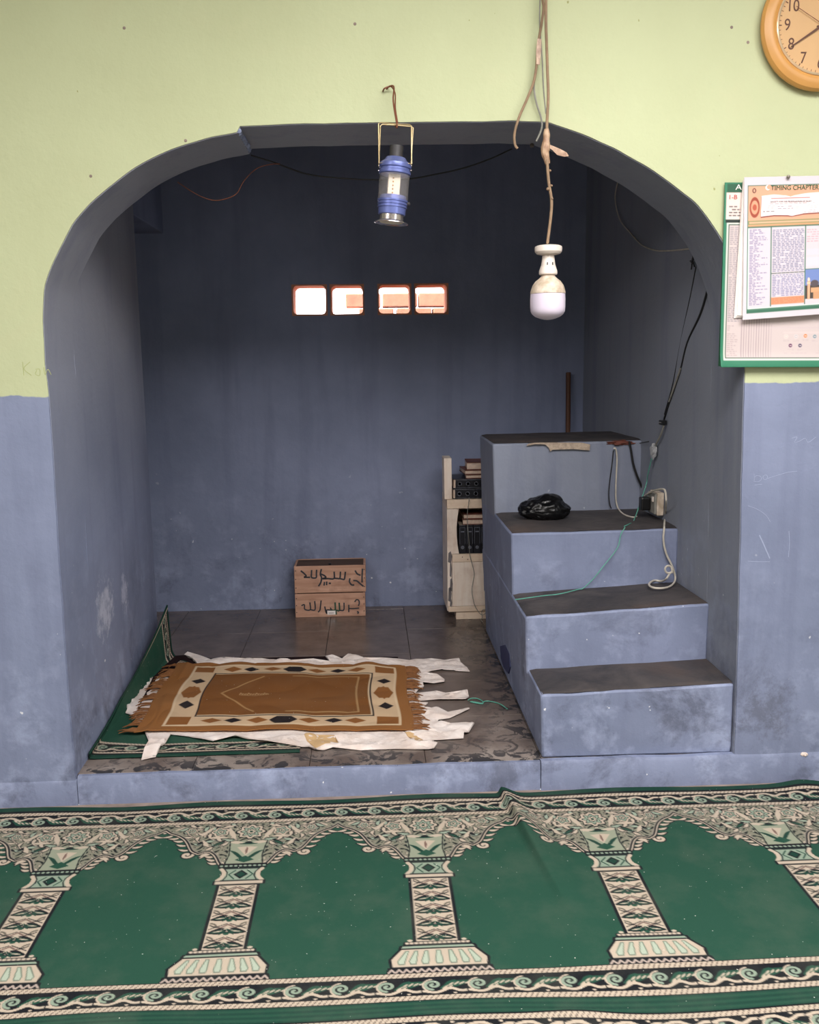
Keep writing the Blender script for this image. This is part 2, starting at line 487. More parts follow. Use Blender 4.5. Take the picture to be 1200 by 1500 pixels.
def grid_mesh(name, X, Y, Z, C):      # arrays (ny, nx)
    ny, nx = X.shape
    co = np.stack([X, Y, Z], -1).reshape(-1, 3).astype(np.float32)
    i = np.arange(ny * nx).reshape(ny, nx)
    q = np.stack([i[:-1, :-1], i[:-1, 1:], i[1:, 1:], i[1:, :-1]], -1).reshape(-1, 4).astype(np.int32)
    me = bpy.data.meshes.new(name)
    me.vertices.add(len(co)); me.vertices.foreach_set('co', co.ravel())
    me.loops.add(q.size); me.loops.foreach_set('vertex_index', q.ravel())
    me.polygons.add(len(q)); me.polygons.foreach_set('loop_start', np.arange(0, q.size, 4, dtype=np.int32))
    me.polygons.foreach_set('use_smooth', np.ones(len(q), bool))
    me.update(calc_edges=True); me.validate()
    set_col(me, C.reshape(-1, 3))
    return me
def skirted(xs, ys):
    xs = np.concatenate([[xs[0]], xs, [xs[-1]]]); ys = np.concatenate([[ys[0]], ys, [ys[-1]]])
    X, Y = np.meshgrid(xs, ys); rim = np.zeros(X.shape, bool)
    rim[0] = rim[-1] = True; rim[:, 0] = rim[:, -1] = True
    return X, Y, rim

#----SECTION structure
P = 0.107      # niche floor level
XL, XR, YR, ZC = -3.2, 3.4, -6.0, 3.15
# ---- room shell
fl = mk('floor', MB().box((XL - .2, YR - .2, -.12), (XR + .2, 0, 0)), M['earth'])
struct(fl, 'dusty cement floor under the green carpets', 'floor')
ROOF = [(-.2, 2.1, -3.0, -1.3), (-2.9, -1.3, -3.9, -2.3)]  # openings added, out of view, to light wall and niche from above
cmb = MB(); cx_ = sorted({XL - .2, XR + .2, *[r[0] for r in ROOF], *[r[1] for r in ROOF]}); cy_ = sorted({YR - .2, 2.6, *[r[2] for r in ROOF], *[r[3] for r in ROOF]})
for i in range(len(cx_) - 1):
    for j in range(len(cy_) - 1):
        mx, my = (cx_[i] + cx_[i + 1]) / 2, (cy_[j] + cy_[j + 1]) / 2
        if not any(r[0] < mx < r[1] and r[2] < my < r[3] for r in ROOF): cmb.box((cx_[i], cy_[j], ZC), (cx_[i + 1], cy_[j + 1], ZC + .15))
ce = mk('ceiling', cmb, M['ceil'])
struct(ce, 'whitewashed hall ceiling with two added roof lights', 'ceiling')
M['added_sheet'] = plain('added_roof_sheet', (206, 208, 204), .6, .05, 3)  # unseen sheets added to keep sun and sky out of the roof openings
for k, r in enumerate(ROOF):
    rl = mk('window_%d' % (k + 1), MB().box((r[0] - .02, r[2] - .02, ZC + .15), (r[1] + .02, r[3] + .02, ZC + .16)), M['added_sheet'])
    struct(rl, ('added milky roof light sheet over the near side of the hall', 'added milky roof light sheet toward the back of the hall')[k], 'added roof sheet')

def wall_holes(axis, d0, d1, u0, u1, z0, z1, holes):
    us = sorted({u0, u1, *[h[0] for h in holes], *[h[1] for h in holes]})
    zs = sorted({z0, z1, *[h[2] for h in holes], *[h[3] for h in holes]})
    mb = MB()
    def pt(u, d, z): return (u, d, z) if axis == 'Y' else (d, u, z)
    solid = {}
    for i in range(len(us) - 1):
        for j in range(len(zs) - 1):
            cu, cz = (us[i] + us[i + 1]) / 2, (zs[j] + zs[j + 1]) / 2
            solid[i, j] = not any(h[0] < cu < h[1] and h[2] < cz < h[3] for h in holes)
    for (i, j), s in solid.items():
        if not s: continue
        a, b, c, d = us[i], us[i + 1], zs[j], zs[j + 1]
        mb.add([pt(a, d0, c), pt(b, d0, c), pt(b, d0, d), pt(a, d0, d)], [(0, 1, 2, 3)])
        mb.add([pt(a, d1, c), pt(b, d1, c), pt(b, d1, d), pt(a, d1, d)], [(3, 2, 1, 0)])
        for di, dj, e in ((-1, 0, ((a, c), (a, d))), (1, 0, ((b, c), (b, d))), (0, -1, ((a, c), (b, c))), (0, 1, ((a, d), (b, d)))):
            if not solid.get((i + di, j + dj), False):
                (p, q), (r, t) = e
                mb.add([pt(p, d0, q), pt(r, d0, t), pt(r, d1, t), pt(p, d1, q)], [(0, 1, 2, 3)])
    return mb
wr = mk('wall_hall_right', wall_holes('X', XR, XR + .2, YR, 0, 0, ZC, [(-5.25, -3.75, 1.3, 2.8)]), M['hall'])
struct(wr, 'cream side wall of the hall with a window opening', 'wall')
wl = mk('wall_hall_left', MB().box((XL - .2, YR, 0), (XL, 0, ZC)), M['hall'])
struct(wl, 'plain cream side wall of the hall', 'wall')
wb = mk('wall_hall_rear', MB().box((XL - .2, YR - .2, 0), (XR + .2, YR, ZC)), M['hall'])
struct(wb, 'plain cream rear wall of the hall', 'wall')

# ---- front wall with the arch
left_j = [(-1.062, 0.0), (-1.057, .1), (-1.061, .45), (-1.056, .93), (-1.051, 1.39), (-1.053, 1.57), (-1.044, 1.742), (-1.010, 1.848), (-.936, 1.975),
          (-.855, 2.058), (-.743, 2.141), (-.622, 2.200), (-.502, 2.237), (-.398, 2.257)]
mid_t = [(-.388, 2.275), (-.177, 2.282), (.062, 2.285), (.28, 2.287), (.478, 2.289), (.588, 2.286)]
right_j = [(.60, 2.284), (.699, 2.251), (.811, 2.204), (.925, 2.145), (1.04, 2.067), (1.11, 2.009), (1.176, 1.918), (1.228, 1.82), (1.258, 1.72), (1.272, 1.58), (1.277, 1.38), (1.287, .9), (1.298, .38), (1.302, 0.)]
def sm2(pts, k): return [(p.x, p.y) for p in smooth_path([(a, b, 0) for a, b in pts], k)]
arch = sm2(left_j, 5) + sm2(mid_t, 4) + sm2(right_j, 5)
arch = [(x + .0025 * noise.noise((x * 14, z * 14, 1)), z + .0025 * noise.noise((x * 14, z * 14, 5))) for x, z in arch]
arch[0] = (-1.062, 0.0); arch[-1] = (1.302, 0.0)
poly = [(XL - .2, 0)] + arch + [(XR + .2, 0), (XR + .2, ZC), (XL - .2, ZC)]
wf = mk('wall_front', MB().prism(poly, 0.0, .30), M['wall_front'], bevel=.007)
struct(wf, 'green and blue painted wall pierced by the wide arch', 'wall')
# soffit and jamb lining painted in the niche's blue: a skim coat 2 mm proud of the arch
def lining():
    mb = MB(); n = len(arch); ctr = Vector((.1, 1.2))
    v = []
    for y in (.005, .303):
        for d in (0, .0025):
            for i, (x, z) in enumerate(arch):
                a = Vector(arch[max(i - 1, 0)]); b = Vector(arch[min(i + 1, n - 1)]); t = (b - a).normalized()
                nn = Vector((t.y, -t.x)); nn = nn if nn.dot(ctr - Vector((x, z))) > 0 else -nn
                q = Vector((x, z)) + nn * d
                v.append((q.x, y, q.y))
    f = []
    for i in range(n - 1):
        f += [(n + i, n + i + 1, 3 * n + i + 1, 3 * n + i), (i, i + 1, n + i + 1, n + i), (2 * n + i, 2 * n + i + 1, 3 * n + i + 1, 3 * n + i), (i, 2 * n + i, 2 * n + i + 1, i + 1)]
    return mb.add(v, f)
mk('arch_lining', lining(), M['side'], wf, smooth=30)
# ragged plaster joint where the left curve meets the flat lintel
mb = MB()
for i in range(9):
    y = .01 + i * .033
    x = -.392 + random.uniform(-.006, .006)
    mb.lathe([(.001, -.008), (.008, -.004), (.009, .004), (.001, .009)], (x, y, 2.262), 7, (random.uniform(-.3, .3), 1, random.uniform(-.3, .3)))
mk('plaster_joint', mb, M['paint'], wf, smooth=True)

# scratches and pencil marks on the paint
scr = [[(1.3229,-0.0004,1.1342),(1.3245,-0.0004,1.1199),(1.3243,-0.0004,1.1047)], [(1.3236,-0.0004,1.1199),(1.3328,-0.0004,1.1274),(1.3464,-0.0004,1.1243),(1.3488,-0.0004,1.1138),(1.3396,-0.0004,1.1064),(1.3261,-0.0004,1.1066)], [(1.3267,-0.0004,1.0952),(1.3534,-0.0004,1.0975)],
       [(1.3596,-0.0004,1.1288),(1.3672,-0.0004,1.1286),(1.3715,-0.0004,1.1209),(1.3661,-0.0004,1.1135),(1.3583,-0.0004,1.1145),(1.3551,-0.0004,1.1222),(1.3596,-0.0004,1.1288)], [(1.3716,-0.0004,1.1171),(1.4076,-0.0004,1.1279),(1.4407,-0.0004,1.1368),(1.4741,-0.0004,1.1399)], [(1.3071,-0.0004,1.0230),(1.3365,-0.0004,1.0119),(1.3613,-0.0004,0.9970),(1.3765,-0.0004,0.9832),(1.3891,-0.0004,0.9637)],
       [(1.3526,-0.0004,0.9181),(1.3666,-0.0004,0.8907),(1.3807,-0.0004,0.8612),(1.3937,-0.0004,0.8345)], [(1.3163,-0.0004,0.8265),(1.3553,-0.0004,0.8237),(1.3943,-0.0004,0.8228)], [(1.4486,-0.0004,1.2544),(1.4675,-0.0004,1.2588),(1.4590,-0.0004,1.2402),(1.4778,-0.0004,1.2446),(1.4964,-0.0004,1.2537),(1.5068,-0.0004,1.2394),(1.5345,-0.0004,1.2577)],
       [(1.4567,-0.0004,0.9304),(1.4610,-0.0004,0.8867),(1.4597,-0.0004,0.8379)]]
for i, p in enumerate(scr):
    mk('scratch', MB().ribbon_xz(smooth_path(p, 4), .0036 if i == 6 else .0015, -.0006, .0006), M['scratch'], wf)
for p in ([(-1.1247,-0.0004,1.5466),(-1.1242,-0.0004,1.5246),(-1.1238,-0.0004,1.5025)], [(-1.1006,-0.0004,1.5463),(-1.1220,-0.0004,1.5245),(-1.0996,-0.0004,1.5022)], [(-1.0849,-0.0004,1.5218),(-1.0718,-0.0004,1.5217),(-1.0733,-0.0004,1.5018),(-1.0861,-0.0004,1.5064),(-1.0807,-0.0004,1.5196)], [(-1.0581,-0.0004,1.5281),(-1.0555,-0.0004,1.5038),(-1.0454,-0.0004,1.5213),(-1.0358,-0.0004,1.5035)]):
    mk('pencil_mark', MB().ribbon_xz(smooth_path(p, 4), .0018, -.0006, .0006), M['scratch_dark'], wf)
for x, z in ((p[0], p[2]) for p in [(-0.7339,0.0000,2.5640),(-0.0186,0.0000,2.5774),(-0.8660,0.0000,2.1249),(-0.5621,0.0000,2.2312),(1.1815,0.0000,2.5700),(1.2367,0.0000,2.5252)]):
    mk('nail_hole', MB().lathe([(.005, 0), (.0035, .001)], (x, -.0002, z), 10, (0, -1, 0)), M['earth'], wf)

# ---- niche shell
def interp(z, tab):
    for (x0, z0), (x1, z1) in zip(tab, tab[1:]):
        if z0 <= z <= z1: return x0 + (x1 - x0) * (z - z0) / (z1 - z0)
    return tab[-1][0]
def side_wall(rows_fn, xout):
    zs = [0, .1, .25, .45, .7, .93, 1.15, 1.39, 1.6, 2.0, 2.72]; mb = MB(); v = []; f = []
    cols = [rows_fn(z) + [(xout, rows_fn(z)[-1][1]), (xout, .303)] for z in zs]; n = len(cols[0])
    for z, c in zip(zs, cols): v += [(x, y, z) for x, y in c]
    for j in range(len(zs) - 1):
        for i in range(n):
            k = (i + 1) % n; f.append((j * n + i, j * n + k, (j + 1) * n + k, (j + 1) * n + i))
    f += [tuple(range(n))[::-1], tuple((len(zs) - 1) * n + i for i in range(n))]
    return mb.add(v, f)
LT = [(x, z) for x, z in left_j if z < 1.6]; RT = [(x, z) for x, z in right_j[::-1] if z < 1.6]
def left_rows(z):
    x = interp(z, LT) + .0026
    return [(x, .303), (x * .6 - 1.068 * .4, .7), (-1.070, 1.1), (-1.078, 1.42), (-1.088, 1.455), (-1.11, 1.47)]
def right_rows(z):
    x = interp(z, RT) - .0026
    return [(x, .303), (x - .010, .65), (1.262, 1.1), (1.249, 1.6), (1.235, 2.20)]
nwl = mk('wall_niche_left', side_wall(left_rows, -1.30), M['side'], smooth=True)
struct(nwl, 'blue plastered side wall of the niche with rounded end', 'wall')
lt = mk('trim_1', MB().box((-1.30, 1.47, 2.243), (-1.105, 2.19, 2.72)), M['paint'], bevel=.006)
struct(lt, 'dark blue lintel beam over the side doorway of niche', 'lintel')
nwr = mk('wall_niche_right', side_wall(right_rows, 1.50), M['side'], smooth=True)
struct(nwr, 'blue plastered side wall of the niche beside the steps', 'wall')
vents = [(-.408, -.226), (-.195, -.020), (.071, .245), (.277, .453)]
VZ = (1.800, 1.955)
nwb = mk('wall_niche_back', wall_holes('Y', 2.19, 2.40, -2.4, 1.5, 0, 2.72, [(a - .008, b + .008, VZ[0] - .008, VZ[1] + .008) for a, b in vents]), M['paint'])
struct(nwb, 'blue niche back wall with a row of four vent holes', 'wall')
for a, b in vents:      # clay liners with rounded inner corners
    def rr(x0, x1, z0, z1, r, n=5):
        out = []
        for cx, cz, s in ((x1 - r, z1 - r, 0), (x0 + r, z1 - r, 1), (x0 + r, z0 + r, 2), (x1 - r, z0 + r, 3)):
            for k in range(n):
                an = math.pi / 2 * (s + k / (n - 1)); out.append((cx + r * math.cos(an), cz + r * math.sin(an)))
        return out
    o_ = rr(a - .008, b + .008, VZ[0] - .008, VZ[1] + .008, .0005); i_ = rr(a, b, VZ[0], VZ[1], .022)
    i_ = [(x + .003 * noise.noise((x * 30, z * 30, 3)), z + .003 * noise.noise((x * 30, z * 30, 9))) for x, z in i_]
    n = len(o_); v = [(x, y, z) for y in (2.188, 2.402) for q in (o_, i_) for x, z in q]
    f = []
    for k in range(n):
        l = (k + 1) % n
        f += [(k, l, n + l, n + k), (2 * n + k, 3 * n + k, 3 * n + l, 2 * n + l), (n + k, n + l, 3 * n + l, 3 * n + k), (k, 2 * n + k, 2 * n + l, l)]
    mk('vent_liner', MB().add(v, f), M['clay'], nwb, smooth=30)
nce = mk('ceiling_niche', MB().box((-2.4, .30, 2.72), (1.5, 2.40, 2.85)), M['paint'])
struct(nce, 'dark ceiling slab over the niche', 'ceiling')
pw = mk('wall_passage', MB().box((-2.4, .30, 0), (-2.2, 2.19, 2.72)), M['paint'])
struct(pw, 'blue wall of the passage beyond the niche doorway', 'wall')

# ---- niche floor with tiles
nf = mk('floor_niche', MB().box((-2.2, .012, 0), (1.5, 2.19, P - .004)), M['grout'])
struct(nf, 'brown tiled raised floor inside the niche', 'floor')
T_ = .418; xs0 = -.655 - T_ * 4; ys0 = .449 - T_
for i in range(9):
    for j in range(6):
        x0, x1 = xs0 + i * T_ + .0012, xs0 + (i + 1) * T_ - .0012
        y0, y1 = ys0 + j * T_ + .0012, ys0 + (j + 1) * T_ - .0012
        y0 = max(y0, .02); x0 = max(x0, -2.19); y1 = min(y1, 2.188)
        if j == 0: y0 = .020
        if y1 - y0 < .05 or x0 > 1.28: continue
        if x0 < -1.08 and y0 < 1.4: x0 = max(x0, -1.072)
        if x1 < -1.0 and y0 < 1.3: continue
        x1 = min(x1, 1.27)
        if x1 - x0 < .02: continue
        dz = random.uniform(-.0008, .0008)
        mk('tile', MB().box((x0, y0, P - .006), (x1, y1, P + dz)), M['tile'], nf, bevel=.0012)
# plinth / kerb along the foot of the wall
def kerb(x0, x1, y, h, name, lab, seed):
    mb = MB(); n = int((x1 - x0) / .05)
    v = []; f = []
    for i in range(n + 1):
        x = x0 + (x1 - x0) * i / n
        w1 = .003 * noise.noise((x * 5, seed, 0)); w2 = .004 * noise.noise((x * 6, seed, 7))
        v += [(x, y - .003 + w1, 0), (x, y - .001 + w1, h - .012 + w2), (x, y + .006, h + w2), (x, .022, h + w2), (x, .022, 0)]
    for i in range(n):
        a, b = i * 5, i * 5 + 5
        f += [(a, b, b + 1, a + 1), (a + 1, b + 1, b + 2, a + 2), (a + 2, b + 2, b + 3, a + 3), (a + 4, a + 3, b + 3, b + 4), (a, a + 4, b + 4, b)]
    f += [(0, 1, 2, 3, 4), tuple(n * 5 + k for k in (4, 3, 2, 1, 0))]
    o = mk(name, mb.add(v, f), M['paint'], smooth=40)
    return struct(o, lab, 'kerb')
kerb(-1.05, .592, .000, P - .002, 'trim_2', 'blue painted kerb edging the tiled niche floor', 1)
kerb(.594, XR, -.006, P + .003, 'trim_3', 'blue painted plinth below the steps and wall', 2)
kerb(XL, -1.052, -.004, P - .012, 'trim_4', 'blue painted plinth along wall left of the arch', 3)

# ---- outside, seen through the vents
gr = mk('ground_outside', MB().box((-6, 2.42, -.2), (6, 9, -.02)), M['ground'])
struct(gr, 'red earth ground outside the vents', 'ground')
ob = thing('brick_wall', 'sunlit clay brick wall standing outside the vent holes', 'wall', (1.2, 3.3, 0))
mk('footing', MB().box((-.12, 3.22, -.02), (2.6, 3.40, 1.698)), M['clay'], ob)
for r in range(3):
    for k in range(10):
        x0 = -.14 + k * .245 + (.09 if r == 1 else 0) + random.uniform(-.012, .012)
        z0 = 1.70 + r * .098
        mk('brick', MB().box((x0, 3.21 + random.uniform(0, .012), z0), (x0 + .232, 3.38, z0 + .088)), M['clay'], ob, bevel=.006)

#----SECTION carpets
GR = (41, 77, 63); BK = (30, 32, 36); CR = (188, 173, 155); SG = (140, 156, 138); BR = (146, 118, 104); DG = (32, 64, 54)
PER = .567
def spiral(c, cu, cv, r, turns, w, col, flip=1, a0=0):
    t = np.linspace(0, 1, 26); a = a0 + flip * t * turns * 2 * math.pi; rr = r * (1 - t * .85)
    c.stroke(np.stack([cu + rr * np.cos(a), cv + rr * np.sin(a)], 1), w, col)
def scroll_tile():
    p = PER / 5; c = Canvas(p * 3, .076, .00125, BK)
    for k in range(-1, 4):
        o = k * p
        def q(pts): return [(o + a * p, b) for a, b in pts]
        # green leaf mass, cream vine, curl
        c.leaf(o + .30 * p, .050, o + .98 * p, .018, .028, GR, -.004)
        c.leaf(o + .42 * p, .030, o + .66 * p, .012, .012, GR)
        for t, l in ((.50, .016), (.62, .017), (.74, .014), (.86, .012)):
            c.leaf(o + (t - .02) * p, .048 - t * .018, o + (t + .12) * p, .048 - t * .018 - l, .006, CR)
        v = [(-.05, .060), (.12, .066), (.26, .066), (.38, .058), (.50, .050), (.60, .052), (.75, .062), (.95, .060)]
        pts = [(a.x, a.y) for a in smooth_path([(x, y, 0) for x, y in q(v)], 4)]
        c.stroke(pts, .016, BK); c.stroke(pts, .0105, CR)
        for t in (.34, .44):
            c.leaf(o + t * p, .058, o + (t + .14) * p, .036, .008, CR)
        spiral(c, o + .16 * p, .032, .0235, 1.45, .0125, BK, 1, 1.6)
        spiral(c, o + .16 * p, .032, .0225, 1.40, .0085, SG, 1, 1.7)
        t = np.linspace(2.2, 4.6, 10); c.stroke(np.stack([o + .16 * p + .026 * np.cos(t), .034 + .028 * np.sin(t)], 1), .005, CR)
        c.ell(o + .62 * p, .0715, .005, .0035, CR)
    return c.c[:, int(round(p / .00125)):int(round(2 * p / .00125))]
SCR = scroll_tile()

def carpet_tile():
    res = .00135; c = Canvas(PER / 2, 1.135, res, GR); H = PER / 2
    U, V = c.U, c.V
    # spandrel ground with arch edge (apex at u=H)
    up = [(H, .222), (.262, .245), (.235, .262), (.212, .285), (.196, .312), (.182, .345), (.170, .368), (.150, .384)]
    lo = [(.150, .384), (.132, .374), (.114, .376), (.098, .392), (.086, .415), (.078, .435), (.070, .452)]
    edge = [(p.x, p.y) for p in smooth_path([(a, b, 0) for a, b in up], 4)] + [(p.x, p.y) for p in smooth_path([(a, b, 0) for a, b in lo], 4)]
    # leafy fringe on the green side
    def fringe(pts, n, ln, side):
        q = np.array([(p.x, p.y) for p in smooth_path([(a, b, 0) for a, b in pts], 10)])
        for k in np.linspace(6, len(q) - 6, n).astype(int):
            t = q[min(k + 2, len(q) - 1)] - q[k - 2]; t = t / np.linalg.norm(t); nn = np.array([-t[1], t[0]]) * side
            e = q[k] + nn * ln * 1.0 - t * ln * .62
            c.leaf(*q[k], *e, .020, BK, .007)
        for k in np.linspace(6, len(q) - 6, n).astype(int):
            t = q[min(k + 2, len(q) - 1)] - q[k - 2]; t = t / np.linalg.norm(t); nn = np.array([-t[1], t[0]]) * side
            e = q[k] + nn * ln * .90 - t * ln * .56
            c.leaf(*q[k], *e, .0120, CR, .007)
    fringe(up, 7, .040, -1); fringe(lo, 6, .036, -1)
    spiral(c, .184, .390, .020, 1.1, .0175, BK, -1, 3.4); spiral(c, .184, .390, .019, 1.05, .0110, CR, -1, 3.4)
    sp = [(-.01, .190), (H + .01, .190)] + edge + [(-.01, .452)]
    c.stroke(edge, .022, BK); c.stroke(edge, .014, CR)
    c.poly(sp, (150, 142, 130)); c.stroke(edge, .0055, BK)
    # busy floral filling
    ph = np.sin(U * 105 + 2.2 * np.sin(V * 95)) * np.sin(V * 135 + 2.0 * np.sin(U * 110))
    ins = np.zeros(U.shape, bool); pa = np.array(sp)
    for i in range(len(pa)):
        a = pa[i]; b = pa[(i + 1) % len(pa)]
        ins ^= ((a[1] > V) != (b[1] > V)) & (U < (b[0] - a[0]) * (V - a[1]) / (b[1] - a[1] + 1e-15) + a[0])
    dd = Canvas._dist(U, V, np.array(edge), False)
    m = ins & (dd > .006)
    SGA = (150, 164, 146)
    def fill(mask, col, al=1.): c.c[mask] = c.c[mask] * (1 - al) + np.array(col) / 255. * al
    fill(m, (132, 130, 114)); fill(m & (ph < -.35), (96, 104, 90)); fill(m & (ph < -.6), BK); fill(m & (ph > .62), BK); fill(m & (ph > .74), CR)
    keep = c.c.copy()
    def oleaf(a, b, d, e, w, col, bend=0.): c.leaf(a, b, d, e, w + .0075, BK, bend); c.leaf(a, b, d, e, w, col, bend)
    for stem, n_, ln in (([(.040, .300), (.070, .315), (.105, .305), (.135, .280), (.150, .245), (.175, .218), (.215, .212), (.255, .205)], 11, .036),
                         ([(.050, .215), (.075, .205), (.105, .208), (.130, .222), (.140, .250)], 5, .028),
                         ([(.085, .340), (.115, .345), (.140, .335), (.165, .305), (.190, .272), (.220, .245)], 7, .026)):
        q = np.array([(p.x, p.y) for p in smooth_path([(x, y, 0) for x, y in stem], 8)])
        c.stroke(q, .0075, BK); c.stroke(q, .0040, CR)
        for i_, k in enumerate(np.linspace(2, len(q) - 4, n_).astype(int)):
            t = q[k + 2] - q[k]; t = t / (np.linalg.norm(t) + 1e-9); nn = np.array([-t[1], t[0]]) * (1 if i_ % 2 else -1)
            e = q[k] + t * ln * .75 + nn * ln * .7
            oleaf(*q[k], *e, .0125, CR if i_ % 3 else SGA, .004)
    c.c = np.where(m[..., None], c.c, keep)
    def flower(cu, cv, r, n, core=DG):
        R_ = np.hypot(U - cu, (V - cv)); A_ = np.arctan2(V - cv, U - cu)
        for r0, col, lob in ((1.0, BK, .12), (.90, CR, .12), (.66, BK, .2), (.58, SG, .2), (.36, BK, .25), (.28, CR, .25), (.13, core, 0)):
            fill(R_ < r * r0 * (1 + lob * np.cos(n * A_)), col)
    for (cu, cv, r, n) in ((.0, .252, .046, 8), (.100, .250, .030, 5), (.196, .238, .020, 6)): flower(cu, cv, r, n)
    for (a, b, d, e, w, col) in ((.045, .300, .075, .225, .018, CR), (.070, .285, .135, .285, .015, CR), (.125, .215, .160, .275, .014, CR), (.135, .300, .165, .330, .014, BK),
                                 (.150, .300, .125, .345, .013, CR), (.075, .305, .115, .345, .016, BK), (.08, .315, .112, .338, .009, GR), (.055, .205, .085, .222, .010, CR),
                                 (.225, .212, .25, .228, .009, CR), (.165, .215, .18, .21, .008, CR)):
        c.leaf(a, b, d, e, w, col)
    # vase under the rose
    c.poly([(0, .312), (.066, .312), (.060, .350), (.056, .400), (.060, .452), (0, .452)], (146, 152, 132))
    c.leaf(.012, .325, .062, .318, .016, CR); c.leaf(-.02, .330, .030, .330, .010, DG); c.ell(0, .322, .012, .006, BK)
    for k in range(5): c.leaf(.052 - k * .011, .372 + k * .015, .018 - k * .008, .400 + k * .012, .010, DG)
    c.poly([(-.001, .348), (.032, .352), (0, .405)], CR); c.leaf(0, .352, 0, .395, .008, (120, 96, 88)); c.poly([(0, .405), (.03, .43), (0, .445)], GR)
    c.stroke([(.060, .315), (.056, .35), (.052, .40), (.058, .452)], .004, BK)
    # column head
    def band(v0, v1, hw0, hw1, col, ol=.006):
        c.poly([(-.01, v0), (hw0 + ol, v0), (hw1 + ol, v1), (-.01, v1)], BK)
        c.poly([(-.01, v0 + ol * .4), (hw0, v0 + ol * .4), (hw1, v1 - ol * .4), (-.01, v1 - ol * .4)], col)
    band(.450, .476, .068, .068, BK, .006)
    for k in range(5): c.ell(.007 + k * .0145, .464, .0055, .0045, SG)
    c.poly([(-.01, .478), (.068, .478), (.060, .500), (.058, .52), (.070, .545), (-.01, .545)], BK)
    c.poly([(-.01, .482), (.062, .482), (.052, .500), (.050, .52), (.062, .542), (-.01, .542)], SG)
    c.stroke([(.062, .482), (.053, .495), (.051, .510), (.055, .528), (.066, .543)], .013, CR)
    c.stroke([(.052, .482), (.042, .500), (.041, .520), (.050, .543)], .0035, BK)
    c.poly([(0, .488), (.022, .512), (0, .536), (-.022, .512)], BK); c.poly([(0, .496), (.015, .512), (0, .528), (-.015, .512)], DG); c.stroke([(.018, .49), (.036, .512), (.018, .536)], .004, DG)
    band(.545, .566, .071, .071, CR, .007)
    # shaft
    c.poly([(-.01, .566), (.064, .566), (.064, .874), (-.01, .874)], BK)
    c.poly([(-.01, .570), (.055, .570), (.055, .872), (-.01, .872)], CR)
    mp = .0606
    for k in range(5):
        v = .572 + k * mp
        c.stroke([(.0, v + .010), (.036, v + .036)], .0055, (120, 100, 92)); c.stroke([(.046, v + .006), (.018, v + .024)], .004, (150, 130, 118))
        c.leaf(.050, v + .000, .030, v + .024, .015, (104, 98, 88)); c.leaf(.048, v + .006, .034, v + .020, .006, CR)
        c.leaf(.053, v + .047, -.016, v + .032, .026, BK); c.leaf(.045, v + .046, -.004, v + .036, .014, DG); c.leaf(.040, v + .044, .012, v + .039, .005, CR)
        c.poly([(0, v + .022), (.016, v + .034), (0, v + .044)], CR); c.leaf(0, v + .030, .020, v + .056, .009, DG)
        c.ell(0, v + .052, .008, .006, GR); c.stroke([(.004, v + .006), (.050, v + .030)], .0028, BK); c.stroke([(.050, v + .012), (.010, v + .030)], .0024, BK); c.stroke([(.02, v + .028), (.0, v + .040)], .003, BK)
    # base
    band(.872, .888, .080, .084, (120, 112, 104), .008)
    for k in range(7): c.ell(.006 + k * .0125, .879, .0048, .0045, CR)
    c.ell(.072, .868, .007, .005, CR); band(.888, .903, .092, .097, SG, .008)
    c.poly([(-.01, .902), (.102, .902), (.132, .944), (.128, .978), (-.01, .978)], BK)
    c.poly([(-.01, .905), (.096, .905), (.124, .944), (.121, .974), (-.01, .974)], CR)
    for k, (u0, u1) in enumerate(((0, 0), (.030, .036), (.056, .068), (.080, .098))):
        c.poly([(u0 - .004, .910), (u0 + .006, .910), (u1 + .011, .952), (u1 + .008, .966), (u1 - .008, .966), (u1 - .011, .952)], (110, 122, 108))
        c.poly([(u0 - .001, .914), (u0 + .004, .914), (u1 + .008, .952), (u1 + .006, .962), (u1 - .006, .962), (u1 - .008, .952)], (172, 184, 166))
    c.poly([(-.01, .976), (.134, .976), (.138, .998), (-.01, .998)], BK)
    for k in range(7): c.stroke([(.002 + k * .019, .995), (.010 + k * .019, .984), (.018 + k * .019, .995)], .006, (176, 160, 150)); 
    full = np.concatenate([c.c[:, ::-1], c.c], 1)
    return full, res
TILE, TRES = carpet_tile()
def frac(x): return x - np.floor(x)
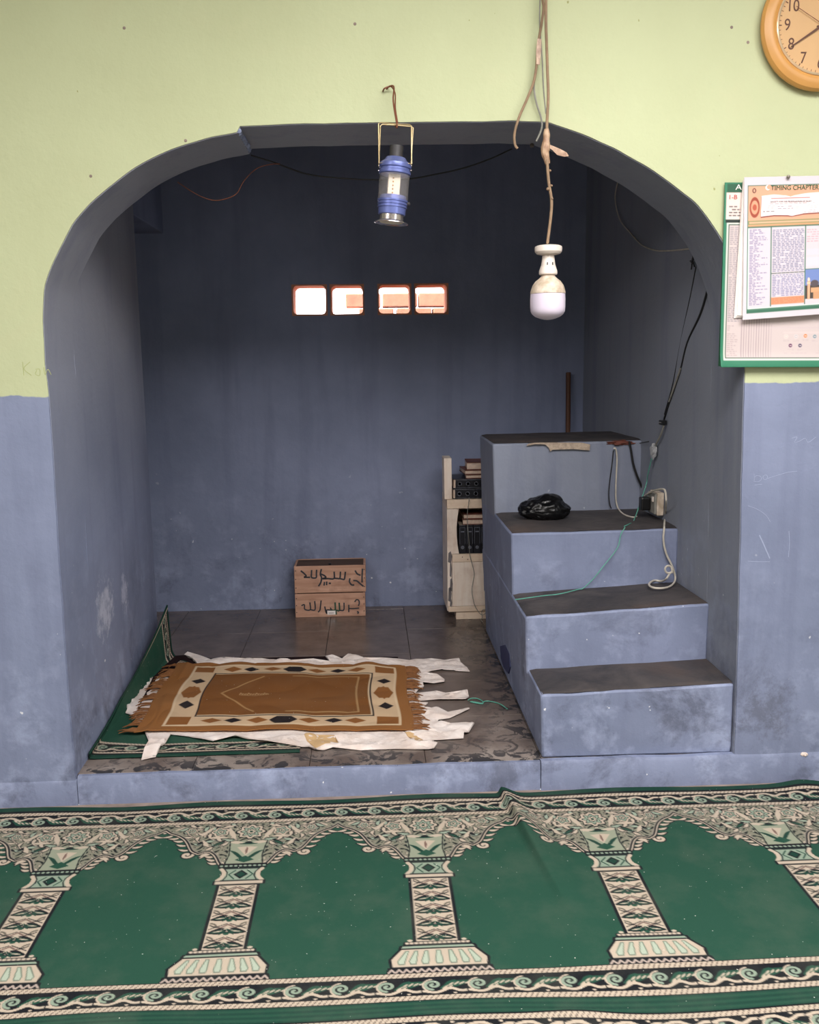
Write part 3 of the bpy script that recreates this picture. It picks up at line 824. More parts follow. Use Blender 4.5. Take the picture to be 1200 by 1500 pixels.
def carpet_color(x, v):
    """v: distance from the far edge of the carpet; x across; returns linear rgb"""
    u = frac((x - .154) / PER + .5) * PER
    col = sample(TILE, TRES, u, v + .047).copy()
    def band(v0, v1, c): col[(v >= v0) & (v < v1)] = np.array(c) / 255.
    vv = v + .047
    p = PER / 5
    def put(mask, img, off, flip, h):
        uu = frac((x + off) / p) * p
        w = (vv[mask] - h[0]) / (h[1] - h[0]) * .076
        if flip: w = .076 - w
        col[mask] = sample(img, .00125, uu[mask], w)
    rope = frac(x / .0135 + vv / .02)
    def ropeband(v0, v1):
        m = (vv >= v0) & (vv < v1)
        col[m] = BKA
        m2 = (vv >= v0 + .0035) & (vv < v1 - .0035)
        col[m2] = np.where((rope[m2] < .72)[:, None], CRA, np.array((120, 108, 98)) / 255.)
    BKA = np.array(BK) / 255.; CRA = np.array(CR) / 255.
    col[vv < .195] = BKA
    m = vv < .082; col[m] = np.array(DG) / 255.; m = (vv >= .074) & (vv < .082); col[m] = BKA
    ropeband(.081, .103)
    put((vv >= .103) & (vv < .172), SCR, .02, True, (.103, .172))
    ropeband(.171, .195)
    ropeband(.997, 1.021)
    put((vv >= 1.021) & (vv < 1.081), SCR, .0, False, (1.021, 1.081))
    ropeband(1.080, 1.104)
    m = vv >= 1.104
    st = .5 + .5 * np.sin(vv * 2 * math.pi / .0155)
    col[m] = (np.array(DG) / 255. * st[..., None] + np.array(GR) / 255. * (1 - st[..., None]))[m]
    return lin(np.clip(col, 0, 1) * .99999)

def seg(a, b, st): return np.linspace(a, b, int(round((b - a) / st)) + 1)[:-1]
# main carpet
xs = np.concatenate([seg(-2.6, -1.42, .009), seg(-1.42, 1.70, .0029), seg(1.70, 2.9, .009), [2.9]])
ys = -np.concatenate([seg(.047, .62, .0030), seg(.62, 1.150, .0027), [1.150]])
X, Y, rim = skirted(xs, ys)
CC = carpet_color(X, -Y - .047)
def ridge(X, Y):
    v = -Y
    xc = .445 + .13 * (v - .05)        # line of the crease
    d = X - xc
    fade = np.clip(1 - (v - .05) / 1.0, 0, 1)
    fade = fade * fade * (3 - 2 * fade)
    w = .016 + .022 * (v - .05)
    h = (.024 + .012 * np.clip((v - .05) / .15, 0, 1)) * fade * np.where(d < 0, np.exp(-(d / (w * .62)) ** 2), np.exp(-(d / (w * 2.6)) ** 2))
    h += .010 * np.clip(1 - (v - .05) / .12, 0, 1) * np.exp(-((X - 1.52) / .06) ** 2)
    h += .004 * np.exp(-((v - .05) / .05) ** 2) * (1 + np.sin(X * 9))
    return h
wv = .0015 * np.sin(X * 7 + 3 * Y) * np.sin(Y * 9 + 1.3 * X)
Z = .011 + np.abs(wv) + ridge(X, Y)
Z[rim] = .001
def hem(X): return -1.160 + .012 * np.sin(X * 2.4 + 2.4) + .008 * np.sin(X * 7)
Yd = Y + .005 * np.sin(X * 2.3) * np.clip(1 - (-Y - .047) / .3, 0, 1)
kf = np.clip((-Y - 1.0) / .15, 0, 1); Yd = Yd + (hem(X) + .0015 + 1.150) * kf
ca = link('prayer_carpet', grid_mesh('prayer_carpet', X, Yd, Z, CC), M['carpet'])
tag(ca, 'green mosque carpet with a row of woven arches, touching the blue kerb', 'carpet')
# second carpet in front of it
xs = np.concatenate([seg(-2.6, -.2, .012), seg(-.2, 1.5, .0034), seg(1.5, 2.9, .012), [2.9]])
ys = -np.concatenate([seg(0, .09, .0032), seg(.09, .30, .005), seg(.30, 1.1, .008), [1.1]])
X, Y, rim = skirted(xs, ys)
CC = carpet_color(X + .11, np.clip(-Y + .033, 0, 1.12))
Yr = Y + hem(X)
Z = .0105 + .001 * np.sin(X * 5) * np.sin(Y * 7) + .009 * np.exp(-((Y) / .03) ** 2) * np.exp(-((X - .46) / .10) ** 2)
Z[rim] = .001
ca2 = link('prayer_carpet', grid_mesh('prayer_carpet', X, Yr, Z, CC), M['carpet'])
tag(ca2, 'second green arch-patterned carpet butted against the striped hem of the first carpet', 'carpet')

# ---- small green carpet piece in the niche, curling up the left wall
xs = seg(-1.30, -.28, .0045); xs = np.append(xs, -.28); ys = np.append(seg(.135, 1.46, .0045), 1.46)
X, Y, rim = skirted(xs, ys)
d = np.minimum(np.minimum(X + 1.30, Y - .135), 1.46 - Y)
dF = np.minimum(Y - .135, 1.46 - Y)
v = np.clip(dF, 0, None)
al = X
CC = carpet_color(al, np.where(v < .148, v, .62))
g = v >= .148; CC[g] = lin(np.array(GR))
CC[(X + 1.30 < .030)] = lin(np.array(DG)); CC[(X + 1.30 > .022) & (X + 1.30 < .030)] = lin(np.array(CR))
# sheet rolls up the wall: arclength left of xb turns upward
xb = -1.005 + .05 * (Y - .135)
over = np.clip(xb - X, 0, None); r = .05
ang = np.clip(over / r, 0, math.pi / 2 * .93)
px_ = xb - r * np.sin(ang); pz = r * (1 - np.cos(ang))
rest = np.clip(over - r * math.pi / 2 * .93, 0, None)
curl = np.clip((Y - .135) / 1.3, 0, 1) * .75 + .06
lift = np.minimum(over, r * math.pi / 2 * .93)
px_ = px_ - rest * .06; pz = pz + rest * .99
Xn = np.where(over > 0, px_, X); Zn = P + .008 + np.where(over > 0, pz, 0)
hmax = .018 + .17 * np.clip((Y - .135) / 1.32, 0, 1) ** 1.6
Zn = P + .008 + (Zn - P - .008) * np.clip(hmax / .245, 0, 1)
wx = -1.053 - .03 * np.clip((Y - .9) / .5, 0, 1)
Xn = np.maximum(Xn, wx + .008)
Zn = Zn + .030 * np.exp(-((Y - 1.40) / .10) ** 2) * np.exp(-((Xn + .86) / .10) ** 2) + .001 * np.sin(X * 20) * np.sin(Y * 17)
Zn[rim] -= .006
kx = 1 - .27 * np.clip((Xn + 1.06) / .22, 0, 1) ** .8
me = grid_mesh('carpet_offcut', Xn, .135 + (Y - .135) * kx, Zn, CC)
co = link('carpet_offcut', me, M['carpet']); tag(co, 'green carpet piece with scroll border curling up the niche wall', 'carpet')
so_ = co.modifiers.new('thickness', 'SOLIDIFY'); so_.thickness = .004; so_.offset = -1

# ---- dark mat
def zpile(x, y):     # height of the pile of spreads at a point
    def ramp(v, a, b): t = min(max((v - a) / (b - a), 0), 1); return t * t * (3 - 2 * t)
    g = ramp(x, -.27 + .03, -.33) * ramp(y, .13, .17) * ramp(y, 1.47, 1.42)
    m = ramp(x, -1.03, -.98) * ramp(x, .13, .08) * ramp(y, .55, .6) * ramp(y, 1.25, 1.21)
    return P + .011 * g + .006 * m
def sheet(outline, spacing, zf, thick, name, m, parent=None, jitter=.25, loc=None):
    out = [Vector((p[0], p[1])) for p in outline]; n = len(out)
    xs_ = [p.x for p in out]; ys_ = [p.y for p in out]; pts = list(out)
    def inside(x, y):
        c = False
        for i in range(n):
            a, b = out[i], out[(i + 1) % n]
            if (a.y > y) != (b.y > y) and x < (b.x - a.x) * (y - a.y) / (b.y - a.y) + a.x: c = not c
        return c
    y = min(ys_)
    while y < max(ys_):
        x = min(xs_)
        while x < max(xs_):
            q = (x + random.uniform(-jitter, jitter) * spacing, y + random.uniform(-jitter, jitter) * spacing)
            if inside(*q): pts.append(Vector(q))
            x += spacing
        y += spacing
    vs, es, fs, *_ = delaunay_2d_cdt(pts, [(i, (i + 1) % n) for i in range(n)], [list(range(n))], 1, 1e-5)
    k = len(vs)
    top = [(p.x, p.y, zf(p.x, p.y)) for p in vs]; bot = [(a, b, c - thick) for a, b, c in top]
    cnt = {}
    F = [tuple(f) for f in fs]
    for f in F:
        for i in range(len(f)):
            e = (f[i], f[(i + 1) % len(f)]); cnt[e] = 1
    side = [(b, a, a + k, b + k) for (a, b) in cnt if (b, a) not in cnt]
    return mk(name, MB().add(top + bot, F + [tuple(i + k for i in f[::-1]) for f in F] + side), m, parent, smooth=50, loc=loc)
dm = sheet([(-.98, .58), (.105, .57), (.120, 1.232), (-.3, 1.245), (-.55, 1.235), (-.80, 1.26), (-.90, 1.29), (-.96, 1.25), (-.985, 1.12), (-1.0, .95), (-.99, .8)], .05, lambda x, y: zpile(x, y) + .001 + .002 * noise.noise((x * 8, y * 8, 0)) + (max(0, -.955 - x) * .35 if y < 1.13 else max(0, -.86 - x) * .25) * (.8 + .6 * noise.noise((x * 20, y * 14, 3))), .004, 'dark_mat', M['darkmat'])
tag(dm, 'thin dark brown mat showing behind the white cloth', 'mat')

# ---- white cloth
HO = [(-1.0532,0.6528,0.1210),(-1.0227,0.5885,0.1210),(-1.0195,0.5431,0.1210),(-0.9847,0.5256,0.1210),(-0.8964,0.3498,0.1210),(-0.8557,0.2422,0.1210),(-0.8563,0.1799,0.1210),(-0.8515,0.1075,0.1210),(-0.8293,0.1177,0.1210),(-0.8058,0.1338,0.1210),(-0.7964,0.1815,0.1210),(-0.7906,0.2246,0.1210),(-0.7890,0.3149,0.1210),(-0.7189,0.2899,0.1210),(-0.6604,0.2530,0.1210),(-0.6129,0.2303,0.1210),(-0.5702,0.2527,0.1210),(-0.5329,0.2628,0.1210),(-0.4651,0.2383,0.1210),(-0.4097,0.2024,0.1210),(-0.3319,0.1903,0.1210),(-0.2721,0.1733,0.1210),(-0.2466,0.1714,0.1210),(-0.2168,0.1384,0.1210),(-0.1870,0.1484,0.1210),(-0.1571,0.1585,0.1210),(-0.0553,0.1386,0.1210),(0.0763,0.1349,0.1210),(0.1996,0.1196,0.1210),(0.2181,0.1305,0.1210),(0.2345,0.1794,0.1210),(0.2200,0.1932,0.1210),(0.2033,0.1754,0.1210),(0.1821,0.1643,0.1210),(0.1792,0.2027,0.1210),(0.2338,0.2050,0.1210),(0.3357,0.2102,0.1210),(0.3423,0.2491,0.1210),(0.3621,0.2609,0.1210),(0.3940,0.3544,0.1210),(0.3624,0.3639,0.1210),(0.2997,0.3617,0.1210),(0.2463,0.3728,0.1210),(0.2566,0.4005,0.1210),(0.3020,0.4187,0.1210),(0.3910,0.5009,0.1210),(0.3842,0.5167,0.1210),(0.2995,0.4854,0.1210),(0.2431,0.5201,0.1210),(0.2051,0.5461,0.1210),(0.2251,0.5915,0.1210),(0.1941,0.6019,0.1210),(0.1954,0.6259,0.1210),(0.2647,0.6204,0.1210),(0.3885,0.6106,0.1210),(0.4026,0.6337,0.1210),(0.4048,0.7082,0.1210),(0.3795,0.6934,0.1210),(0.3090,0.6990,0.1210),(0.2720,0.7188,0.1210),(0.1765,0.7096,0.1210),(0.1940,0.7592,0.1210),(0.2194,0.7831,0.1210),(0.2155,0.8186,0.1210),(0.2675,0.8232,0.1210),(0.3144,0.8373,0.1210),(0.3205,0.8730,0.1210),(0.2871,0.9219,0.1210),(0.2047,0.9568,0.1210),(0.2667,0.9899,0.1210),(0.3187,1.0049,0.1210),(0.4430,0.9753,0.1210),(0.4334,1.0345,0.1210),(0.4139,1.0962,0.1210),(0.4091,1.1479,0.1210),(0.3396,1.1434,0.1210),(0.2429,1.1723,0.1210),(0.1729,1.1574,0.1210),(0.0418,1.1684,0.1210),(-0.0469,1.1655,0.1210),(-0.1168,1.2237,0.1210),(-0.1522,1.1847,0.1210),(-0.1966,1.2304,0.1210),(-0.2322,1.2123,0.1210),(-0.2098,1.1484,0.1210),(-0.2883,1.1550,0.1210),(-0.3906,1.1331,0.1210),(-0.4981,1.1725,0.1210),(-0.6132,1.1822,0.1210),(-0.7251,1.2121,0.1210),(-0.7780,1.1960,0.1210),(-0.9161,1.3234,0.1210),(-0.9267,1.2921,0.1210),(-0.8686,1.1933,0.1210),(-0.8193,1.0991,0.1210),(-0.9089,1.0389,0.1210),(-0.9969,0.9713,0.1210),(-1.0723,0.8786,0.1210),(-1.0419,0.8156,0.1210),(-1.0506,0.7328,0.1210)]
def zhide(x, y):
    w = noise.noise((x * 6, y * 14, 2)) * .015 + noise.noise((x * 18, y * 40, 5)) * .010
    edge = 0
    if -1.0 < x < .215 and .27 < y < 1.12: w *= .18
    return zpile(x, y) + .0065 + abs(w) * 1.5
hd = sheet(HO, .013, zhide, .004, 'ragged_cloth', M['hide'])
tag(hd, 'creased white cloth with ragged strips spread under the brown rug', 'cloth')
# stains on the cloth
def patch(outl, name, m, par):
    return sheet(outl, .015, lambda x, y: zhide(x, y) + .0012, .001, name, m, par)
M['stain'] = plain('tan_stain', (204, 170, 126), .85, .15, 15, .2, .2)
patch([(-0.2815,0.2718,0.1230),(-0.2350,0.2815,0.1230),(-0.1549,0.2426,0.1230),(-0.1377,0.1900,0.1230),(-0.1780,0.1741,0.1230),(-0.2073,0.1515,0.1230),(-0.2229,0.1588,0.1230),(-0.2567,0.2116,0.1230)], 'stained_patch', M['stain'], hd)
patch([(0.1019,0.2825,0.1230),(0.1333,0.2735,0.1230),(0.1623,0.2251,0.1230),(0.1819,0.2042,0.1230),(0.1720,0.1667,0.1230),(0.1545,0.1744,0.1230),(0.1260,0.2278,0.1230)], 'stained_patch', M['stain'], hd)

# ---- brown prayer rug
def rug_canvas():
    W, H = 1.04, .76; c = Canvas(W, H, .002, (140, 94, 54)); B = (140, 94, 54); FI = (118, 77, 43); C_ = (206, 182, 150); K = (40, 34, 36); B2 = (132, 86, 48)
    def R(a, b, d, e, col): c.rect(a * W, b * W, d * H, e * H, col)
    R(.0, 1, 0, 1, B)
    R(.085, .955, .055, .950, C_); R(.095, .945, .075, .930, (196, 168, 136))
    # corner blocks
    for (a, b, d, e) in ((.095, .175, .075, .175), (.095, .175, .84, .93), (.865, .945, .075, .175), (.865, .945, .84, .93)): R(a, b, d, e, B2)
    R(.185, .855, .180, .830, K); R(.191, .849, .190, .820, C_); R(.197, .843, .200, .810, FI)
    R(.24, .80, .235, .775, (160, 126, 86)); R(.246, .793, .247, .763, FI); R(.19, .24, .2, .81, FI); R(.22, .52, .20, .81, FI)
    def dia(s, t, a, b, col, hexa=0):
        if hexa: c.poly([((s - a) * W, t * H), ((s - a * .5) * W, (t - b) * H), ((s + a * .5) * W, (t - b) * H), ((s + a) * W, t * H), ((s + a * .5) * W, (t + b) * H), ((s - a * .5) * W, (t + b) * H)], col)
        else: c.poly([((s - a) * W, t * H), (s * W, (t - b) * H), ((s + a) * W, t * H), (s * W, (t + b) * H)], col)
    for t in (.125, .885):
        for k, s in enumerate((.255, .335, .425, .52, .615, .705, .785)):
            if k == 3: dia(s, t, .052, .046, K, 1)
            elif k % 2: dia(s, t, .034, .036, K)
            else: dia(s, t, .040, .036, B2)
        c.stroke([(.19 * W, (t - .052) * H), (.85 * W, (t - .052) * H)], .004, C_); c.stroke([(.19 * W, (t + .048) * H), (.85 * W, (t + .048) * H)], .004, C_)
    for s in (.138, .905):
        dia(s, .51, .040, .100, B2, 0); dia(s, .51, .040, .085, B2, 1); dia(s, .33, .030, .045, K); dia(s, .69, .030, .045, K)
    # arch point and line of writing
    for w_, col in ((.009, (160, 124, 82)),):
        c.stroke([(.40 * W, .76 * H), (.262 * W, .49 * H), (.40 * W, .24 * H)], w_, col)
    for k in range(11):
        u0 = (.335 + .0105 * k) * W; h0 = (.030 if k % 3 == 0 else .018) * H
        c.stroke([(u0, .47 * H), (u0 + .003, .47 * H + h0), (u0 + .010, .47 * H + h0 * .3)], .0045, (164, 130, 92))
    c.stroke([(.335 * W, .468 * H), (.40 * W, .458 * H), (.45 * W, .470 * H)], .004, (164, 130, 92))
    return c.linear()
RC = rug_canvas()
S, Tt = np.meshgrid(np.linspace(0, 1, 330), np.linspace(0, 1, 240))
BL, TL, TR, BRr = np.array((-.930, .318)), np.array((-.925, 1.112)), np.array((.145, 1.050)), np.array((.150, .290))
XY = (BL[None, None] * ((1 - S) * (1 - Tt))[..., None] + BRr * (S * (1 - Tt))[..., None] + TR * (S * Tt)[..., None] + TL * ((1 - S) * Tt)[..., None])
XY[..., 1] += .010 * np.sin(S * 17 + 1) * (Tt > .5) * (Tt - .5) + .006 * np.sin(S * 12) * (1 - Tt)
XY[..., 0] += .006 * np.sin(Tt * 9)
CCr = sample(RC, .002, S * 1.04, Tt * .76)
base = np.array([[zpile(float(a), float(b)) for a, b in row] for row in XY[::6, ::6]])
bi = np.repeat(np.repeat(base, 6, 0), 6, 1)[:240, :330]
k_ = np.ones(13) / 13
bi = np.apply_along_axis(lambda r_: np.convolve(np.pad(r_, 6, 'edge'), k_, 'valid'), 1, bi)
bi = np.apply_along_axis(lambda r_: np.convolve(np.pad(r_, 6, 'edge'), k_, 'valid'), 0, bi)
wr_ = .0035 * np.sin(S * 23 + 5 * Tt) * np.sin(Tt * 9 + 2) + .0025 * np.sin(S * 9 - Tt * 14) + .009 * np.exp(-((S - .83) / .05) ** 2) * np.clip((Tt - .7) / .3, 0, 1)
wr_ += .006 * np.abs(np.sin(S * 15 + 1)) * np.clip((Tt - .85) / .15, 0, 1) - .004 * np.abs(np.sin(S * 11)) * np.clip((Tt - .97) / .03, 0, 1)
wr_ += .005 * np.exp(-((S - .045) / .012) ** 2) * (.6 + .4 * np.sin(Tt * 8))
Zr = bi + .0165 + np.abs(wr_)
pr = thing('prayer_rug', 'brown prayer rug with cream diamond border and fringed ends', 'rug', (-.4, .7, P))
b_ = link('rug_body', grid_mesh('rug_body', XY[..., 0], XY[..., 1], Zr, CCr), M['rug'], pr)
so_ = b_.modifiers.new('thickness', 'SOLIDIFY'); so_.thickness = .004; so_.offset = -1
for side in (0, -1):
    mb = MB(); sg = -1 if side == 0 else 1
    for i in range(75):
        t = random.random(); j = int(t * 239)
        x, y, z = XY[j, side, 0], XY[j, side, 1], Zr[j, side] - .002
        L = random.uniform(.035, .075); dy = random.uniform(-.03, .03)
        pts = [(x - sg * .006, y, z)] + [(x + sg * L * q, y + dy * q * q + random.uniform(-.004, .004), max(z + .006 * math.sin(q * 3) - .009 * q, P + .009 + (.006 if side == 0 else 0))) for q in (.33, .66, 1)]
        mb.tube(pts, [.0028, .0032, .0030, .0012], 5)
    f_ = mk('fringe', mb, M['fringe'], pr, smooth=True); f_['kind'] = 'stuff'

#----SECTION stairs
ms = thing('minbar_steps', 'blue plastered concrete pulpit steps climbing beside the niche wall', 'steps', (.95, .8, P))
def xw(y): return 1.283 - (y - .303) * .0253 + .006 if y > .303 else 1.296
def step(y0, y1, zl0, zr0, zl1, zr1, xl, name='step'):
    # a block with slightly tilted, lumpy faces
    import bmesh
    bm = bmesh.new()
    c = [(xl + .008, y0 + .004, zl0), (xw(y0), y0, zr0), (xw(y1), y1, zr0), (xl + .008, y1, zl0), (xl, y0, zl1), (xw(y0), y0, zr1), (xw(y1), y1, zr1), (xl, y1, zl1)]
    vs = [bm.verts.new(p) for p in c]
    for f in [(3, 2, 1, 0), (4, 5, 6, 7), (0, 1, 5, 4), (1, 2, 6, 5), (2, 3, 7, 6), (3, 0, 4, 7)]: bm.faces.new([vs[i] for i in f])
    bmesh.ops.subdivide_edges(bm, edges=bm.edges[:], cuts=9, use_grid_fill=True)
    for v in bm.verts:
        if v.co.z > P + .01:
            n = noise.noise(v.co * 5) * .007 + noise.noise(v.co * 17) * .003
            v.co.y += n * (1 if v.co.y < y0 + .02 else .2); v.co.x += n * (.6 if v.co.x < xl + .02 else 0); v.co.z += (noise.noise(v.co * 7 + Vector((9, 3, 1))) * .004 if v.co.z > min(zl1, zr1) - .03 else 0)
    me = bpy.data.meshes.new(name); bm.to_mesh(me); bm.free()
    o = link(name, me, M['paint'], ms, smooth=50, bevel=.008)
    return o
def tread(par, y0, y1, zl, zr, xl):
    mb = MB(); nx, ny = 26, 14; v = []; f = []
    for j in range(ny + 1):
        for i in range(nx + 1):
            t = i / nx; s = j / ny; y = y0 + (y1 - y0) * s
            yy = y + (.007 + noise.noise((t * 9, y0 * 7, 0)) * .007 if j == 0 else 0)
            x = xl + .006 + (xw(y) - xl - .010) * t
            z = zl + (zr - zl) * t + .006 + noise.noise((x * 9, y * 9, 4)) * .002 - (.005 if j == 0 or i == 0 else 0)
            v.append((x, yy, z))
    for j in range(ny):
        for i in range(nx):
            a = j * (nx + 1) + i; f.append((a, a + 1, a + nx + 2, a + nx + 1))
    o = mk('tread', MB().add(v, f), M['tread'], par, smooth=True)
    return o
s1 = step(.022, 1.62, P, P, .348, .370, .594); tread(s1, .022, .30, .348, .370, .594)
s2 = step(.287, 1.62, .33, .35, .562, .597, .582); tread(s2, .287, .64, .562, .597, .582)
s3 = step(.623, 1.62, .54, .57, .824, .830, .578); tread(s3, .623, 1.13, .824, .830, .578)
s4 = step(1.120, 1.62, .80, .80, 1.152, 1.157, .570); s4.data.materials[0] = M['greytint']; tread(s4, 1.120, 1.62, 1.152, 1.157, .570)
pp = [(p[0], p[2]) for p in [(0.7253,1.1080,1.1424),(0.7339,1.1080,1.1509),(0.7629,1.1080,1.1545),(0.7977,1.1080,1.1551),(0.8674,1.1080,1.1539),(0.9838,1.1080,1.1508),(1.0190,1.1080,1.1421),(1.0166,1.1080,1.1155),(0.9961,1.1080,1.1176),(0.9493,1.1080,1.1224),(0.8794,1.1080,1.1225),(0.8445,1.1080,1.1219),(0.8342,1.1080,1.1140),(0.8270,1.1080,1.1320),(0.8094,1.1080,1.1468),(0.7629,1.1080,1.1487),(0.7369,1.1080,1.1445)]]
mk('bare_plaster_patch', MB().prism(pp, 1.106, 1.125), M['peel'], s4)
pp = [(p[1], p[2]) for p in [(0.5830,1.0491,0.2066),(0.5830,0.8968,0.2608),(0.5830,0.7692,0.2591),(0.5830,0.7372,0.2101),(0.5830,0.7978,0.1593),(0.5830,0.9358,0.1427),(0.5830,1.0219,0.1580)]]
mk('flaked_patch', MB().prism(pp, .5945, .603, 'YZ'), plain('deep_blue_flake', (52, 60, 104), .6, .2, 40), s1)
for p in ((1.05, .78), (.93, .80)): pass

#----SECTION objects
# ---- two wooden boxes
def wooden_box(z0, z1, x0, x1, y0, y1, label, lid):
    b = thing('wooden_box', label, 'box', ((x0 + x1) / 2, (y0 + y1) / 2, z0), 'inscribed wooden boxes by the back wall')
    t = .012
    fp = mk('front_panel', MB().box((x0, y0, z0), (x1, y0 + t, z1 - .005)), M['boxwood'], b, bevel=.003)
    mk('side_panel', MB().box((x0, y0 + t, z0), (x0 + t, y1, z1 - .004)), M['boxwood'], b, bevel=.002)
    mk('side_panel', MB().box((x1 - t, y0 + t, z0), (x1, y1, z1 - .004)), M['boxwood'], b, bevel=.002)
    mk('back_panel', MB().box((x0 + t, y1 - t, z0), (x1 - t, y1, z1 - .002)), M['boxwood'], b, bevel=.002)
    mk('lid', MB().box((x0 + t, y0 + t, z1 - .016), (x1 - t, y1 - t, z1 - .004)), M['boxdark'], b, bevel=.002)
    mk('finger_notch', MB().lathe([(.008, 0), (.010, .004), (.006, .010)], ((x0 + x1) / 2, y0 + .03, z1 - .006), 14), M['black'], b, smooth=True)
    for zz in (z0 + .03, (z0 + z1) / 2, z1 - .03):
        for xx in (x0 + .008, x1 - .008):
            mk('nail_head', MB().lathe([(.0032, 0), (.002, .0012)], (xx, y0, zz), 8, (0, -1, 0)), M['black'], fp)
    return b, fp
BY0, BY1 = 1.985, 2.17
bx_lo, fp_lo = wooden_box(P, .248, -.437, -.040, BY0, BY1, 'lower wooden box with dark brushed script and a small paper tag', True)
bx_hi, fp_hi = wooden_box(.2485, .408, -.437, -.035, BY0 + .002, BY1 + .002, 'upper wooden box with dark brushed script and nailed corners', True)
def strokes(lists, y, w, m, par):
    for p in lists: mk('script_stroke', MB().ribbon_xz(smooth_path(p, 4), w, y - .0012, y + .001), m, par)
hi = [[(-0.3994,1.9870,0.3786),(-0.3832,1.9870,0.3646),(-0.3693,1.9870,0.3472),(-0.3819,1.9870,0.3406),(-0.3475,1.9870,0.3398)], [(-0.3379,1.9870,0.3814),(-0.3394,1.9870,0.3601),(-0.3392,1.9870,0.3379),(-0.3143,1.9870,0.3365),(-0.3120,1.9870,0.3595),(-0.3097,1.9870,0.3825)], [(-0.2830,1.9870,0.3853),(-0.2901,1.9870,0.3556),(-0.2836,1.9870,0.3366),(-0.2885,1.9870,0.3085),(-0.3025,1.9870,0.2865)],
      [(-0.2900,1.9870,0.3581),(-0.2716,1.9870,0.3500),(-0.2586,1.9870,0.3369),(-0.2796,1.9870,0.3297),(-0.2472,1.9870,0.3298),(-0.2139,1.9870,0.3294),(-0.2120,1.9870,0.3691)], [(-0.2130,1.9870,0.3315),(-0.1931,1.9870,0.3289),(-0.1805,1.9870,0.3308),(-0.1763,1.9870,0.3683)], [(-0.1806,1.9870,0.3286),(-0.1640,1.9870,0.3235),(-0.1548,1.9870,0.3259),(-0.1484,1.9870,0.3668)], [(-0.2676,1.9870,0.3114),(-0.2707,1.9870,0.2901)], [(-0.2551,1.9870,0.3128),(-0.2565,1.9870,0.2915)],
      [(-0.0941,1.9870,0.3732),(-0.0821,1.9870,0.3533),(-0.0635,1.9870,0.3443)], [(-0.0518,1.9870,0.3825),(-0.0552,1.9870,0.3407),(-0.0560,1.9870,0.3021)], [(-0.1239,1.9870,0.3286),(-0.1269,1.9870,0.3081),(-0.1156,1.9870,0.2907),(-0.1002,1.9870,0.2894)], [(-0.1059,1.9870,0.3153),(-0.0851,1.9870,0.3122),(-0.0687,1.9870,0.2973),(-0.0482,1.9870,0.2796)]]
strokes(hi, BY0 + .002, .0088, M['ink'], fp_hi)
d = [(-0.2446,1.9870,0.3023),(-0.2313,1.9870,0.3020)]
mk('script_dot', MB().ribbon_xz(d, .009, BY0 + .0005, BY0 + .003), M['ink'], fp_hi)
lo = [[(-0.4015,1.9850,0.1768),(-0.3847,1.9850,0.1816),(-0.3830,1.9850,0.1548),(-0.3522,1.9850,0.1523),(-0.3534,1.9850,0.1946)], [(-0.3522,1.9850,0.1523),(-0.3255,1.9850,0.1516),(-0.3257,1.9850,0.2017)], [(-0.2897,1.9850,0.2042),(-0.2929,1.9850,0.1793),(-0.2980,1.9850,0.1492),(-0.3088,1.9850,0.1365)], [(-0.2702,1.9850,0.1692),(-0.2648,1.9850,0.1397),(-0.2589,1.9850,0.1266),(-0.2595,1.9850,0.1474),(-0.2353,1.9850,0.1476),(-0.2391,1.9850,0.1615)],
      [(-0.1606,1.9850,0.1881),(-0.1633,1.9850,0.1458),(-0.1868,1.9850,0.1438)], [(-0.1341,1.9850,0.1753),(-0.1351,1.9850,0.1321)], [(-0.1338,1.9850,0.1537),(-0.1095,1.9850,0.1522),(-0.0759,1.9850,0.1544)], [(-0.1003,1.9850,0.1909),(-0.0895,1.9850,0.2036),(-0.0771,1.9850,0.1990),(-0.0745,1.9850,0.1825),(-0.0799,1.9850,0.1671)], [(-0.0890,1.9850,0.1344),(-0.0798,1.9850,0.1307),(-0.0850,1.9850,0.1213)]]
strokes(lo, BY0, .0075, M['ink'], fp_lo)
strokes([[(-0.2353,1.9850,0.1476),(-0.2123,1.9850,0.1462),(-0.2111,1.9850,0.1911)], [(-0.2123,1.9850,0.1462),(-0.2072,1.9850,0.1339),(-0.2067,1.9850,0.1201)], [(-0.2069,1.9850,0.1460),(-0.1877,1.9850,0.1438),(-0.1882,1.9850,0.1888)]], BY0, .0090, M['inkgreen'], fp_lo)
q = [(-0.2563,1.9840,0.1432),(-0.2103,1.9840,0.1421),(-0.2108,1.9840,0.1204),(-0.2569,1.9840,0.1216)]
mk('paper_tag', MB().box((q[0][0], BY0 - .0016, q[2][2]), (q[1][0], BY0 + .001, q[0][2])), M['whiteprint'], fp_lo)
mk('tag_print', MB().box((q[0][0] + .008, BY0 - .0020, q[2][2] + .008), (q[1][0] - .010, BY0 - .001, q[2][2] + .011)), M['greyprint'], fp_lo)

